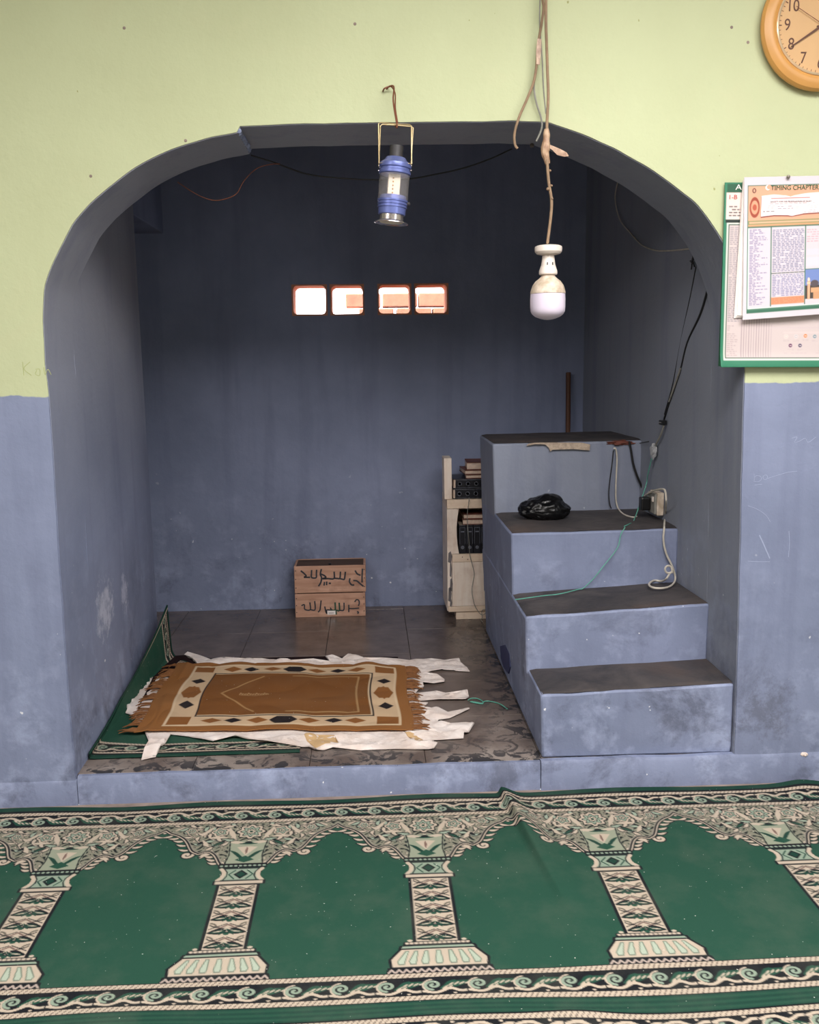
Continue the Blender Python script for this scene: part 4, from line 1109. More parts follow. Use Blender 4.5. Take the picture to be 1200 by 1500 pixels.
# ---- cabinet behind the pulpit
CX0, CX1, CY0, CY1 = .417, 1.06, 1.852, 2.172
cb = thing('cabinet', 'pale wooden bookcase with open shelf standing behind the pulpit steps', 'cabinet', (.74, 2.0, P))
def cz(y): return {731: .786, 745: .735, 812: .480, 823: .438, 890: .182, 897: .155, 908: .113}[y]
mk('foot', MB().box((.465, CY0 + .012, P), (CX1 - .04, CY1 - .01, .155)), M['palewood2'], cb, bevel=.003)
mk('bottom_rail', MB().box((CX0 + .005, CY0, .155), (CX1, CY0 + .02, .185)), M['palewood2'], cb, bevel=.002)
mk('side_panel', MB().box((CX0, CY0 + .021, .155), (CX0 + .018, CY1, .735)), M['palewood'], cb, bevel=.002)
mk('side_panel', MB().box((CX1 - .018, CY0 + .021, .155), (CX1, CY1, .735)), M['palewood'], cb, bevel=.002)
mk('back_board', MB().box((CX0 + .019, CY1 - .012, .155), (CX1 - .019, CY1, .735)), M['palewood'], cb)
mk('top_board', MB().box((CX0, CY0 - .003, .736), (CX1, CY1, .786)), M['palewood2'], cb, bevel=.003)
mk('shelf', MB().box((CX0 + .019, CY0 + .021, .440), (CX1 - .019, CY1 - .013, .478)), M['palewood2'], cb)
mk('middle_rail', MB().box((.445, CY0, .438), (CX1, CY0 + .02, .481)), M['palewood2'], cb, bevel=.002)
dr = mk('door', MB().box((.445, CY0, .187), (CX1, CY0 + .018, .436)), M['palewood'], cb, bevel=.002)
pl = [(CX0, .187), (.443, .187), (.443, .482), (.482, .484), (.475, .53), (.470, .58), (.469, .63), (.474, .68), (.482, .734), (CX0, .734)]
sl = mk('curved_stile', MB().prism(pl, CY0, CY0 + .02), M['palewood'], cb, bevel=.0015)
for k, (x, z0, z1, w) in enumerate(((.432, .44, .50, .012), (.436, .36, .44, .006), (.438, .28, .35, .008), (.430, .22, .30, .010), (.436, .19, .23, .006))):
    pz = [(x - w, z0), (x + w * .4, z0 - .008), (x + w, z0 + (z1 - z0) * .5), (x + w * .3, z1), (x - w * .7, z1 - .01)]
    mk('worn_patch', MB().prism(pz, CY0 - .0012, CY0 + .002), plain('grey_worn_wood', (118, 112, 112), .8, .2, 40), sl)
for x, z in ((.50, .465), (.53, .452)): mk('nail_head', MB().lathe([(.003, 0), (.002, .001)], (x, CY0, z), 8, (0, -1, 0)), M['reddish'], cb)
# upright board leaning on the cabinet top
ub = mk('wooden_board', MB().hexa([(.404, 1.86, .787), (.446, 1.86, .787), (.446, 1.99, .787), (.404, 1.99, .787), (.402, 1.86, 1.012), (.444, 1.86, 1.012), (.444, 1.99, 1.014), (.402, 1.99, 1.014)]), M['palewood'], bevel=.003, loc=(.425, 1.92, .787))
tag(ub, 'thick pale wooden board upright on the cabinet top', 'board')
def flat_book(x0, x1, y0, y1, z0, z1, cover, label, group, ornate=False, skew=0):
    b = thing('book', label, 'book', ((x0 + x1) / 2, (y0 + y1) / 2, z0), group)
    c = .0035
    def bx(p, q): return [(x + skew * (y - y0), y, z) for (x, y, z) in MB().box(p, q).v]
    F = MB().box((0, 0, 0), (1, 1, 1)).f
    mk('pages', MB().add(bx((x0 + .002, y0 + (.004 if ornate else .006), z0 + c), (x1 - .004, y1 - .004, z1 - c)), F), M['pages'], b)
    mk('cover', MB().add(bx((x0, y0, z0), (x1, y1, z0 + c)), F).add(bx((x0, y0, z1 - c), (x1, y1, z1)), F), cover, b)
    if ornate:
        sp = mk('spine', MB().add(bx((x0 + .012, y0 - .003, z0), (x1, y0 + .003, z1)), F), cover, b, bevel=.002)
        h = (z1 - z0) / 2
        for k in range(6):
            x = x0 + .035 + k * .045
            mk('tooling', MB().lathe([(h * .42, 0), (h * .42, .001), (h * .34, .001), (h * .34, 0)], (x, y0 - .003, z0 + h), 14, (0, -1, 0)), M['silver'], sp)
        for zz in (z0 + .004, z1 - .0055):
            mk('tooling', MB().box((x0 + .016, y0 - .0038, zz), (x1 - .004, y0 - .002, zz + .0012)), M['silver'], sp)
    return b
G1 = 'books lying on the cabinet top'
flat_book(.452, .80, 1.875, 2.10, .787, .842, M['blackbook'], 'thick black book with silver tooling lying flat on cabinet top', G1, True)
flat_book(.455, .80, 1.878, 2.10, .8425, .895, M['blackbook'], 'thick black tooled book lying on another black book', G1, True)
flat_book(.525, .76, 1.885, 2.08, .8955, .918, M['reddish'], 'pale-edged book lowest of the small stack on black books', G1, skew=.05)
flat_book(.520, .75, 1.882, 2.08, .9185, .943, M['reddish'], 'pale-edged book in middle of the small stack on black books', G1, skew=-.06)
flat_book(.530, .77, 1.885, 2.08, .9435, .985, M['reddish'], 'thick reddish brown book topmost on the cabinet', G1, skew=.04)
G2 = 'black volumes on the open shelf'
for k in range(6):
    x0 = .484 + k * .0405
    v = thing('book', ('first', 'second', 'third', 'fourth', 'fifth', 'sixth')[k] + ' upright black volume counted from the curved cabinet stile', 'book', (x0 + .019, 1.97, .479), G2)
    mk('pages', MB().box((x0 + .004, 1.882, .483), (x0 + .035, 2.03, .634)), M['pages'], v)
    mk('cover', MB().box((x0, 1.880, .479), (x0 + .0035, 2.035, .640)).box((x0 + .0355, 1.880, .479), (x0 + .039, 2.035, .640)), M['blackbook'], v)
    sp = mk('spine', MB().box((x0, 1.874, .479), (x0 + .039, 1.880, .640)), M['blackbook'], v, bevel=.002)
    mk('emblem', MB().lathe([(.0095, 0), (.0095, .001), (.0055, .001), (.0055, 0)], (x0 + .0195, 1.874, .515), 16, (0, -1, 0)), M['silver'], sp)
    mk('emblem', MB().lathe([(.003, 0), (.003, .001)], (x0 + .0195, 1.874, .515), 10, (0, -1, 0)), M['silver'], sp)
    mk('tooling', MB().box((x0 + .004, 1.873, .535), (x0 + .0055, 1.876, .625)).box((x0 + .0335, 1.873, .535), (x0 + .035, 1.876, .625)).box((x0 + .004, 1.873, .625), (x0 + .035, 1.876, .6265)).box((x0 + .010, 1.873, .600), (x0 + .029, 1.876, .606)), M['silver'], sp)
G3 = 'books lying on the black volumes'
flat_book(.505, .74, 1.88, 2.03, .6405, .672, M['reddish'], 'pale-edged book lying directly on the upright black volumes', G3, skew=.05)
flat_book(.512, .75, 1.882, 2.03, .6725, .700, M['reddish'], 'pale-edged book lying highest inside the open shelf', G3, skew=-.04)

# ---- stick behind the pulpit
st = mk('wooden_stick', MB().tube(smooth_path([(1.10, 2.02, P), (1.112, 2.06, .5), (1.128, 2.09, 1.0), (1.139, 2.15, 1.424), (1.139, 2.152, 1.436)], 6), [.014] * 24 + [.010], 10), M['stickwood'], smooth=True, loc=(1.10, 2.02, P))
tag(st, 'dark wooden stick leaning on the back wall behind the pulpit', 'stick')

# ---- black plastic bag
def bag():
    import bmesh
    bm = bmesh.new(); bmesh.ops.create_icosphere(bm, subdivisions=5, radius=1)
    for v in bm.verts:
        d = v.co.copy()
        h = .064 * (1 - .25 * max(d.x - .3, 0)) * (1 + .12 * math.sin(d.x * 3 + .6))
        fx = .122 * (1 + .06 * noise.noise(d * 2)); fy = .085
        n1 = noise.noise(d * 2.6 + Vector((3, 1, 2))); n2 = abs(noise.noise(d * 5.5)); n3 = abs(noise.noise(d * 12))
        s = 1 + .10 * n1 - .10 * n2 - .03 * n3
        z = d.z * h * s
        if d.z < 0: z = max(z, -.040)
        v.co = Vector((d.x * fx * s - .004 * max(d.x, 0), d.y * fy * s, z + .040))
        if d.x > .55: v.co.z -= .05 * (d.x - .55) * max(d.z, 0)
    me = bpy.data.meshes.new('plastic_bag'); bm.to_mesh(me); bm.free()
    me.transform(Matrix.Translation((.778, .935, .834)))
    return me
bg_ = link('plastic_bag', bag(), M['bag'], smooth=55, loc=(.778, .935, .834))
tag(bg_, 'crumpled black plastic bag lying on the third step', 'bag')

# ---- lantern
lc = Vector((.100, -.085, 2.150)); lb = Vector((.083, -.085, 1.967)); ax = (lb - lc).normalized()   # points down the lantern
la = thing('camping_lantern', 'blue collapsible camping lantern hanging under the arch by a wire', 'lantern', tuple(lb))
def LP(prof): return MB().lathe(prof, tuple(lc), 48, tuple(ax))
def LR(prof): return MB().ring(prof, tuple(lc), 48, tuple(ax))
mk('cap', LP([(.012, -.010), (.030, -.009), (.036, 0), (.045, .006), (.050, .010), (.051, .018), (.0505, .022), (.047, .024), (.047, .030), (.050, .032), (.050, .040), (.046, .043), (.020, .043)]), M['lantern_blue'], la, smooth=25)
mk('top_knob', LP([(.018, -.045), (.021, -.044), (.021, -.006), (.028, -.004), (.028, .0)]), M['lantern_dark'], la, smooth=25)
mk('shade', LR([(.0475, .043), (.0475, .118), (.0465, .118), (.0465, .043)]), M['glass'], la, smooth=25)
lt_ = mk('light_post', MB().hexa([tuple(lc + ax * h + Vector((a, b, 0))) for h in (.128, .036) for a, b in ((-.019, -.020), (.019, -.022), (.019, .016), (-.019, .018))]), M['led'], la, bevel=.002)
for k in range(6):
    p_ = lc + ax * (.055 + k * .011) + Vector((-.003, -.0212, 0))
    mk('diode', MB().lathe([(.0025, 0), (.0018, .0012)], tuple(p_), 8, (-.2, -1, 0)), M['clockwood'], lt_)
bs = mk('base', LP([(.030, .104), (.040, .106), (.044, .118), (.0475, .119), (.0475, .124), (.045, .125), (.045, .128), (.047, .129), (.047, .133), (.0445, .134), (.0445, .137), (.0465, .138), (.0465, .142), (.044, .143), (.043, .162), (.040, .164), (.02, .164)]), M['lantern_blue'], la, smooth=25)
mk('reflector', LP([(.038, .164), (.038, .180), (.042, .184), (.053, .187), (.0535, .189), (.050, .190), (.030, .183)]), M['chrome'], la, smooth=25)
mk('lens', LP([(.034, .1845), (.036, .1865), (.001, .188)]), M['led'], la, smooth=25)
mk('switch', MB().lathe([(.006, 0), (.006, .008), (.004, .010)], tuple(lc + ax * .131 + Vector((.046, -.004, 0))), 14, (1, -.1, 0)), M['lantern_dark'], la, smooth=25)
for s in (-1, 1):
    for h in (.016, .030): mk('rivet', MB().lathe([(.003, 0), (.002, .003)], tuple(lc + ax * h + Vector((s * .049, -.006, 0))), 10, (s, 0, 0)), M['chrome'], la)
hx0, hx1 = [(0.0516,-0.0850,2.2606),(0.1532,-0.0850,2.2543)]
for dy in (-.012, .012):
    z = (hx0[2], hx1[2]); o_ = dy * .25
    a = lc + ax * .012 + Vector((-.051, 0, 0)); b = lc + ax * .014 + Vector((.050, 0, 0))
    pts = [tuple(a + Vector((.018, dy * 2.6, .002))), tuple(a + Vector((0, dy * 2, 0))), (hx0[0] + o_, -.085 + dy, z[0] - .004), (hx0[0] + .006 + o_, -.085 + dy, z[0]), ((hx0[0] + hx1[0]) / 2, -.085 + dy * .6, z[0] - .003), (hx1[0] - .006 + o_, -.085 + dy, z[1]), (hx1[0] + o_, -.085 + dy, z[1] - .004), tuple(b + Vector((0, dy * 2, 0))), tuple(b + Vector((-.016, dy * 2.6, .0)))]
    mk('handle', MB().tube(pts, .0021, 8), M['brass'], la, smooth=True)
hk = [(0.0696,-0.0200,2.3803),(0.0848,-0.0200,2.3864),(0.0997,-0.0200,2.3803)]; hz = hx0[2] - .003
wx = (hx0[0] + hx1[0]) / 2
wire = thing('hook_wire', 'twisted copper wire hook holding the lantern', 'wire', hk[0])
mk('strand', MB().tube(smooth_path([(hk[0][0] - .004, .006, hk[0][2] - .002), hk[0], hk[1], (hk[2][0], -.04, hk[2][2]), (hk[2][0] - .004, -.072, 2.33), (wx + .003, -.094, hz - .004), (wx + .001, -.082, hz - .007), (wx - .002, -.074, hz)], 5), .0026, 7), M['copper'], wire, smooth=True)
mk('strand', MB().tube(smooth_path([(hk[0][0] + .006, .004, hk[0][2] + .003), (hk[1][0] + .004, -.02, hk[1][2] + .002), (hk[2][0] + .003, -.045, hk[2][2] - .02), (hk[2][0] + .002, -.075, 2.31), (wx + .006, -.088, hz)], 5), .0022, 7), M['copper'], wire, smooth=True)

# ---- hanging bulb with cable
bp = thing('hanging_bulb', 'white bulb in a lamp holder hanging from a dusty taped cable', 'lamp', (.583, -.12, 1.656))
cab = [(0.5709,-0.1200,2.1323),(0.5758,-0.1200,2.0774),(0.5850,-0.1200,2.0242),(0.5834,-0.1200,1.9748),(0.5736,-0.1200,1.8920)]
top = [(0.5719,-0.0600,2.6680),(0.5723,-0.0600,2.6273),(0.5731,-0.0600,2.5591),(0.5764,-0.0600,2.4904),(0.5794,-0.0600,2.4212),(0.5828,-0.0600,2.3514),(0.5808,-0.0600,2.2952),(0.5797,-0.0600,2.2598)]
mk('cable', MB().tube(smooth_path(top + [tuple(Vector(cab[0]) * .5 + Vector(top[-1]) * .5)] + cab, 5), .0046, 9), M['cable_brown'], bp, smooth=True)
tp = [(0.5688,-0.1100,2.2374),(0.5691,-0.1100,2.2165),(0.5675,-0.1100,2.1920),(0.5651,-0.1100,2.1674),(0.5698,-0.1100,2.1498),(0.5737,-0.1100,2.1340)]
mk('tape_wrap', MB().tube(smooth_path(tp, 5), [.007, .008, .009, .010, .011, .011, .010, .010, .0105, .012, .013, .0135, .014, .014, .013, .012, .012, .012, .011, .010, .010, .009, .009, .009, .0085, .008], 9), M['tape'], bp, smooth=True)
fl_ = [(0.5693,-0.1100,2.1937),(0.5879,-0.1100,2.1877),(0.6141,-0.1100,2.1771),(0.6328,-0.1100,2.1672),(0.6396,-0.1100,2.1566),(0.6255,-0.1100,2.1549),(0.6031,-0.1100,2.1603),(0.5881,-0.1100,2.1744),(0.5750,-0.1100,2.1832)]
mk('tape_flag', MB().prism([(p[0], p[2]) for p in fl_], -.1125, -.1105), M['tape'], bp)
for q, r in (((808, 250), .004), ((803, 277), .0055), ((809, 272), .004), ((808, 290), .004)):
    w = {(808, 250): [(0.5791,-0.1230,2.1114)], (803, 277): [(0.5733,-0.1230,2.0564)], (809, 272): [(0.5839,-0.1230,2.0666)], (808, 290): [(0.5865,-0.1230,2.0277)]}[q][0]
    mk('dust_lump', MB().lathe([(.001, -r), (r, -r * .4), (r, r * .5), (.001, r)], w, 8), M['cable_brown'], bp, smooth=True)
def zb(y): return 1.886 - (y - 360) * (1.886 - 1.656) / 109
BC = (.577, -.12, 0); px = .00222
def BP(prof): return MB().lathe([(r * px, zb(y)) for r, y in prof][::-1], BC, 44, (0, 0, 1))
mk('ceiling_rose', BP([(4, 358.5), (16, 360), (19, 361.5), (19.5, 364), (19, 369), (16.5, 372), (9, 374)]), M['white'], bp, smooth=25)
mk('rose_neck', BP([(8, 373), (8.5, 381)]), M['oldwhite'], bp, smooth=25)
ho = mk('lamp_holder', BP([(8.5, 375), (9, 380), (10, 388), (12, 394), (13, 397), (13, 401), (12, 402.5), (8, 402.5)]), M['white'], bp, smooth=25)
for dx in (-.007, .010): mk('screw_slot', MB().box((.577 + dx - .0012, -.12 - .0245, zb(389)), (.577 + dx + .0012, -.12 - .018, zb(385))), M['cable_black'], ho)
bu = mk('bulb_body', BP([(9.5, 402), (10, 405), (13, 408), (18, 412), (22, 418), (24, 424), (25, 428), (25, 430), (24.2, 430.5), (12, 431)]), M['oldwhite'], bp, smooth=25)
mk('diffuser', BP([(24.6, 430.5), (25, 438), (25, 450), (24.4, 456), (22.5, 460), (18, 464), (11, 467), (5, 468.5), (.5, 469)]), M['milky'], bp, smooth=25)
# ---- loose cables on the wall above the arch
def cable(name, pts, r, m, label, k=5, seg=8, cat='cable'):
    P_ = smooth_path(pts, k)
    o = mk(name, MB().tube(P_, r, seg), m, smooth=True, loc=tuple(P_[len(P_) // 2]))
    tag(o, label, cat); return o
cable('electric_cable', [(0.5675,-0.0300,2.6792),(0.5679,-0.0300,2.6381),(0.5708,-0.0300,2.6106),(0.5621,-0.0300,2.5519),(0.5533,-0.0300,2.4999),(0.5500,-0.0300,2.4440),(0.5411,-0.0300,2.3948),(0.5189,-0.0300,2.3418),(0.4947,-0.0300,2.2886),(0.4817,-0.0300,2.2422),(0.4834,-0.0300,2.2100),(0.4915,-0.0300,2.1974)], .0042, M['cable_brown'], 'dusty brown cable bending away to a cut end below the arch edge')
cable('electric_cable', [(0.5623,-0.0220,2.6821),(0.5612,-0.0220,2.6410),(0.5603,-0.0220,2.5789),(0.5646,-0.0220,2.5268),(0.5702,-0.0220,2.4604),(0.5734,-0.0220,2.3971),(0.5768,-0.0220,2.3617),(0.5832,-0.0220,2.3047)], .0022, M['cable_grey'], 'thin grey wire running down beside the hanging bulb cable')
cable('electric_cable', [(0.5533,-0.0180,2.4476),(0.5451,-0.0180,2.3982),(0.5465,-0.0180,2.3699),(0.5544,-0.0180,2.3343),(0.5669,-0.0180,2.2986),(0.5717,-0.0180,2.2771),(0.5703,-0.0180,2.2592),(0.5618,-0.0180,2.2376),(0.5531,-0.0180,2.2215)], .0030, M['cable_grey'], 'short pale wire ending at the lintel beside the bulb cable')
tapew = mk('wall_tape', MB().prism([(p[0], p[2]) for p in [(0.5511,-0.0200,2.5239),(0.5643,-0.0200,2.5222),(0.5639,-0.0200,2.4855),(0.5594,-0.0200,2.4470),(0.5492,-0.0200,2.4487),(0.5477,-0.0200,2.4855)]], -.036, -.033), M['tape'], loc=(.48, -.034, 2.5))
tag(tapew, 'strip of brown tape wrapped on the dusty bent cable', 'tape')
clip = mk('cable_clip', MB().lathe([(.001, -.006), (.007, -.004), (.008, .003), (.004, .007), (.001, .008)], [(0.5925,0.2800,2.2745)][0], 12, (0, .3, 1)), M['nail'], smooth=True, loc=[(0.5925,0.2800,2.2745)][0])
tag(clip, 'small metal cable clip under the lintel', 'clip')

# ---- wires in the niche
cable('thin_wire', [(-0.6539,0.3100,2.1636),(-0.6080,0.3100,2.1324),(-0.5615,0.3100,2.1091),(-0.5142,0.3100,2.1007),(-0.4536,0.3100,2.1201),(-0.4218,0.3100,2.1660),(-0.3784,0.3100,2.2060),(-0.3302,0.3100,2.2207),(-0.2943,0.3100,2.2228)], .0016, M['copper'], 'thin reddish wire drooping behind the left curve of the arch')
cable('electric_cable', [(-0.3950,0.3150,2.2528),(-0.3184,0.3150,2.2296),(-0.2000,0.3150,2.1890),(-0.0801,0.3150,2.1746),(0.0405,0.3150,2.1683)]  + [(0.1656,0.4000,2.1872),(0.2653,0.4000,2.2033),(0.3652,0.4000,2.2243),(0.4650,0.4000,2.2571),(0.5398,0.4000,2.2900)], .0026, M['cable_black'], 'black cable slung across the niche just behind the lintel')
cable('electric_cable', [(1.2400,1.5545,2.3893),(1.2400,1.6018,2.3248),(1.2400,1.5580,2.2497),(1.2400,1.4743,2.1832)] + [(1.2480,1.3484,2.1193),(1.2480,1.1564,2.0397)] + [(1.2560,0.9671,1.9925),(1.2560,0.7364,1.9657),(1.2560,0.5309,1.9483)], .0032, M['cable_white'], 'pale cable looping high on the niche side wall')
arc_e = [(1.2660,0.6675,2.0277),(1.2660,0.5949,1.9743),(1.2660,0.4972,1.9016),(1.2660,0.4243,1.8539),(1.2660,0.3438,1.7948)]
cable('electric_cable', arc_e, .0030, M['cable_black'], 'black cable following the inner edge of the arch')
kn = thing('cable_knot', 'black knot of cable ends on the niche side wall', 'cable', [(1.2620,0.4851,1.8939)][0])
for k in range(5):
    c0 = Vector([(1.2620,0.4851,1.8939)][0]); a = k * 1.3
    mk('cable_end', MB().tube(smooth_path([c0 + Vector((-.012, .012 * math.cos(a), .012 * math.sin(a))), c0 + Vector((-.012, -.004, .004)), c0 + Vector((-.010, .03 * math.cos(a + 2.6), .03 * math.sin(a + 2.6)))], 5), .0026, 7), M['cable_black'], kn, smooth=True)
cable('electric_cable', [(1.2620,0.4769,1.8750),(1.2620,0.5290,1.7661),(1.2620,0.6133,1.6144),(1.2620,0.7004,1.4299),(1.2620,0.7991,1.2943)], .0022, M['cable_black'], 'thin straight black wire from the knot to the connector')
cable('electric_cable', [(1.2620,0.3329,1.7939),(1.2620,0.4115,1.6944),(1.2620,0.5435,1.5903),(1.2620,0.6165,1.4777),(1.2620,0.7298,1.3579),(1.2620,0.8044,1.2696)], .0042, M['cable_black'], 'thick black cable bowing down to the connector')
ccs = [(1.2550,0.5936,1.4894),(1.2550,0.6377,1.4430),(1.2550,0.6764,1.4013),(1.2550,0.7228,1.3524)]
cable('paint_splash', ccs, .0036, M['cable_grey'], 'pale paint streaks along the thick black cable', cat='paint')
cc_ = [(1.2500,0.7778,1.2616)][0]
cn = thing('terminal_block', 'small black terminal block joining the side wall cables', 'connector', cc_)
mk('body', MB().box((cc_[0] - .012, cc_[1] - .020, cc_[2] - .010), (cc_[0] + .010, cc_[1] + .020, cc_[2] + .010)), M['black'], cn, bevel=.002)
for s in (-.009, .009): mk('screw', MB().lathe([(.003, 0), (.002, .002)], (cc_[0] - .012, cc_[1] + s, cc_[2]), 10, (-1, 0, 0)), M['chrome'], cn)
cable('electric_cable', [(1.2500,0.7651,1.2503),(1.2500,0.7998,1.2087),(1.2500,0.8479,1.1739),(1.2500,0.8742,1.1528)], .0042, M['cable_grey'], 'short pale cable between terminal block and tape lump')
def lump(c, sx, sy, sz, m, name, label, cat, seed):
    import bmesh
    bm = bmesh.new(); bmesh.ops.create_icosphere(bm, subdivisions=4, radius=1)
    for v in bm.verts:
        n = 1 + .35 * noise.noise(v.co * 2.2 + Vector((seed, 0, 0))) - .25 * abs(noise.noise(v.co * 5 + Vector((seed, 0, 0))))
        v.co = Vector((v.co.x * sx, v.co.y * sy, v.co.z * sz)) * n
    me = bpy.data.meshes.new(name); bm.to_mesh(me); bm.free(); me.transform(Matrix.Translation(c))
    return tag(link(name, me, m, smooth=60, loc=c), label, cat)
lump([(1.2500,0.8964,1.1281)][0], .012, .035, .034, M['cleartape'], 'tape_lump', 'crumpled lump of clear tape on the side wall wires', 'tape', 3)
cable('electric_cable', [(1.2550,1.2254,1.1283),(1.2550,1.1199,1.1437),(1.2550,0.9869,1.1630)], .002, M['cable_black'], 'thin black wire from pulpit top to the tape lump')
gw = [(1.2430,0.8994,1.0936),(1.2430,0.9471,1.0178),(1.2430,0.9720,0.9627)]
gw2 = [(1.2488,1.0200,0.8926),(1.2280,1.0200,0.8305)]
cable('thin_wire', gw + [(1.1503,0.8208,0.8380),(1.1039,0.7245,0.8380),(1.0612,0.6598,0.8380)], .0024, M['cable_green'], 'thin green wire dropping from the tape lump to the third step')
cable('thin_wire', [(1.0505,0.6080,0.8439)] + [(1.0322,0.6060,0.8117),(1.0193,0.6060,0.7568)] + [(0.9644,0.6000,0.6872),(0.9216,0.6000,0.6325)] + [(0.8795,0.6044,0.5900),(0.8529,0.5845,0.5900),(0.7628,0.5187,0.5900),(0.6827,0.4922,0.5900),(0.6025,0.4580,0.5900),(0.5688,0.4447,0.5900)], .0020, M['cable_green'], 'thin green wire trailing over the third riser onto second step')
cable('thin_wire', [(0.3977,0.6155,0.1110),(0.4108,0.6330,0.1110),(0.4333,0.6343,0.1110),(0.4544,0.6049,0.1110),(0.4540,0.5746,0.1110),(0.4280,0.5887,0.1110),(0.4045,0.5966,0.1110),(0.4499,0.5689,0.1110),(0.4617,0.5921,0.1110),(0.4844,0.5964,0.1110),(0.5241,0.5630,0.1110),(0.5480,0.5020,0.1110)], .0022, M['cable_green'], 'loose green wire lying on the tiles beside the steps')
# socket on the side wall
sk = [(1.2560,0.8386,0.9084)][0]
so2 = thing('wall_socket', 'white wall socket with a black plug above the third step', 'socket', (1.262, sk[1], sk[2]))
mk('back_box', MB().box((1.238, sk[1] - .055, sk[2] - .050), (1.268, sk[1] + .055, sk[2] + .050)), M['oldwhite'], so2, bevel=.004)
mk('face_plate', MB().box((1.228, sk[1] - .050, sk[2] - .045), (1.239, sk[1] + .050, sk[2] + .045)), M['cable_grey'], so2, bevel=.003)
mk('switch', MB().box((1.223, sk[1] - .036, sk[2] + .008), (1.229, sk[1] - .016, sk[2] + .030)), M['white'], so2, bevel=.002)
pg = mk('plug', MB().box((1.185, sk[1] - .002, sk[2] - .035), (1.227, sk[1] + .044, sk[2] + .022)), M['black'], so2, bevel=.006)
wc = [(1.2220,0.9205,0.9238),(1.2220,0.8579,0.9474),(1.2220,0.7668,0.9721),(1.2220,0.6792,0.9898),(1.2220,0.6329,0.9870),(1.2220,0.6172,0.9426)] + [(1.2848,0.8166,0.8460),(1.2265,0.6444,0.8460)] + [(1.2148,0.6100,0.8247),(1.2129,0.6100,0.7971),(1.2188,0.6100,0.7553),(1.2315,0.6100,0.7179),(1.2463,0.6100,0.6896),(1.2604,0.6100,0.6566),(1.2689,0.6100,0.6237)]
we = [(1.2403,0.5531,0.6110),(1.1941,0.4977,0.6110),(1.1520,0.4926,0.6110),(1.1374,0.5255,0.6110),(1.1480,0.5736,0.6110),(1.1833,0.6225,0.6110),(1.2118,0.6098,0.6110)]
wf_ = [(1.2135,0.5600,0.6322),(1.2266,0.5600,0.6527),(1.2375,0.5600,0.6662),(1.2301,0.5600,0.6848),(1.2141,0.5600,0.6852),(1.2077,0.5600,0.6715),(1.2182,0.5600,0.6575),(1.2400,0.5600,0.6593)]
cable('electric_cable', wc + we + wf_, .0042, M['cable_white'], 'white cable hanging from the wall socket and coiling on second step')
# cables on the top block
cable('electric_cable', [(1.1262,1.1000,1.1238),(1.1375,1.1000,1.1201),(1.1437,1.1000,1.0754),(1.1427,1.1000,1.0094),(1.1415,1.1000,0.9481),(1.1429,1.1000,0.8916),(1.1476,1.1000,0.8632)] + [(1.1528,1.0850,0.8423)] + [(1.1437,0.9864,0.8380),(1.1474,0.9105,0.8380),(1.1631,0.8791,0.8380),(1.1830,0.8973,0.8380)], .0036, M['cable_white'], 'paint-flecked white cable hanging down the fourth riser')
cable('electric_cable', [(1.1270,1.1020,1.1135),(1.1218,1.1020,1.0502),(1.1133,1.1020,0.9739),(1.1095,1.1020,0.9125),(1.1158,1.1020,0.8610),(1.1239,1.1020,0.8427)], .0026, M['cable_black'], 'thin black cord hanging on the fourth riser')
cable('electric_cable', [(1.1988,1.1000,1.1554),(1.2092,1.1000,1.1098),(1.2210,1.1000,1.0487),(1.2405,1.1000,0.9923),(1.2623,1.1000,0.9458),(1.2716,1.1000,0.9251)], .0052, M['cable_black'], 'black cable from the pulpit top toward the wall socket')
lump([(1.1629,1.1300,1.1459)][0], .072, .03, .013, M['reddish'], 'rag', 'small reddish brown rag on the pulpit top edge', 'rag', 8)
# wire over the cabinet front
cable('thin_wire', [(.545, 1.90, .7895), (.538, 1.852, .793), (.536, 1.842, .778)] + [(0.5265,1.8420,0.6981),(0.5314,1.8420,0.6078),(0.5363,1.8420,0.5429),(0.5406,1.8420,0.4778),(0.5533,1.8420,0.4253),(0.5642,1.8420,0.3726),(0.5576,1.8420,0.3268),(0.5511,1.8420,0.2808),(0.5594,1.8420,0.2211),(0.5723,1.8420,0.1810),(0.6014,1.8420,0.1390),(0.6241,1.8420,0.1431),(0.6305,1.8420,0.1596),(0.6176,1.8420,0.1679),(0.6066,1.8420,0.1568),(0.6079,1.8420,0.1202)] + [(.60, 1.84, P + .003), (.605, 1.80, P + .003)], .0018, M['cable_grey'], 'thin grey wire dangling down the cabinet front')

# ---- clock
CK = Vector((1.462, 0, 2.566))
ck = thing('wall_clock', 'round amber wall clock with brown numerals', 'clock', (CK.x, -.02, CK.z))
def CR_(prof): return MB().ring(prof, (CK.x, 0, CK.z), 96)
def CL(prof): return MB().lathe(prof, (CK.x, 0, CK.z), 96, (0, -1, 0))
mk('frame', CR_([(.150, .002), (.180, .004), (.190, .010), (.196, .020), (.196, .028), (.190, .038), (.178, .044), (.166, .046), (.158, .044), (.152, .040), (.150, .036), (.148, .030)]), M['clockwood'], ck, smooth=25)
mk('rim', CR_([(.1525, .030), (.1525, .043), (.149, .0455), (.145, .043), (.1440, .034)]), M['goldrim'], ck, smooth=25)
di = mk('dial', CL([(.150, .020), (.150, .0302), (.0005, .0302)]), M['dial'], ck)
for h in range(1, 13):
    a = math.radians(90 - 30 * h); r = .113
    text_mesh(str(h), .050, M['numeral'], di, face_out(CK.x + r * math.cos(a), -.0309, CK.z + r * math.sin(a)), 'numeral', sx=.85)
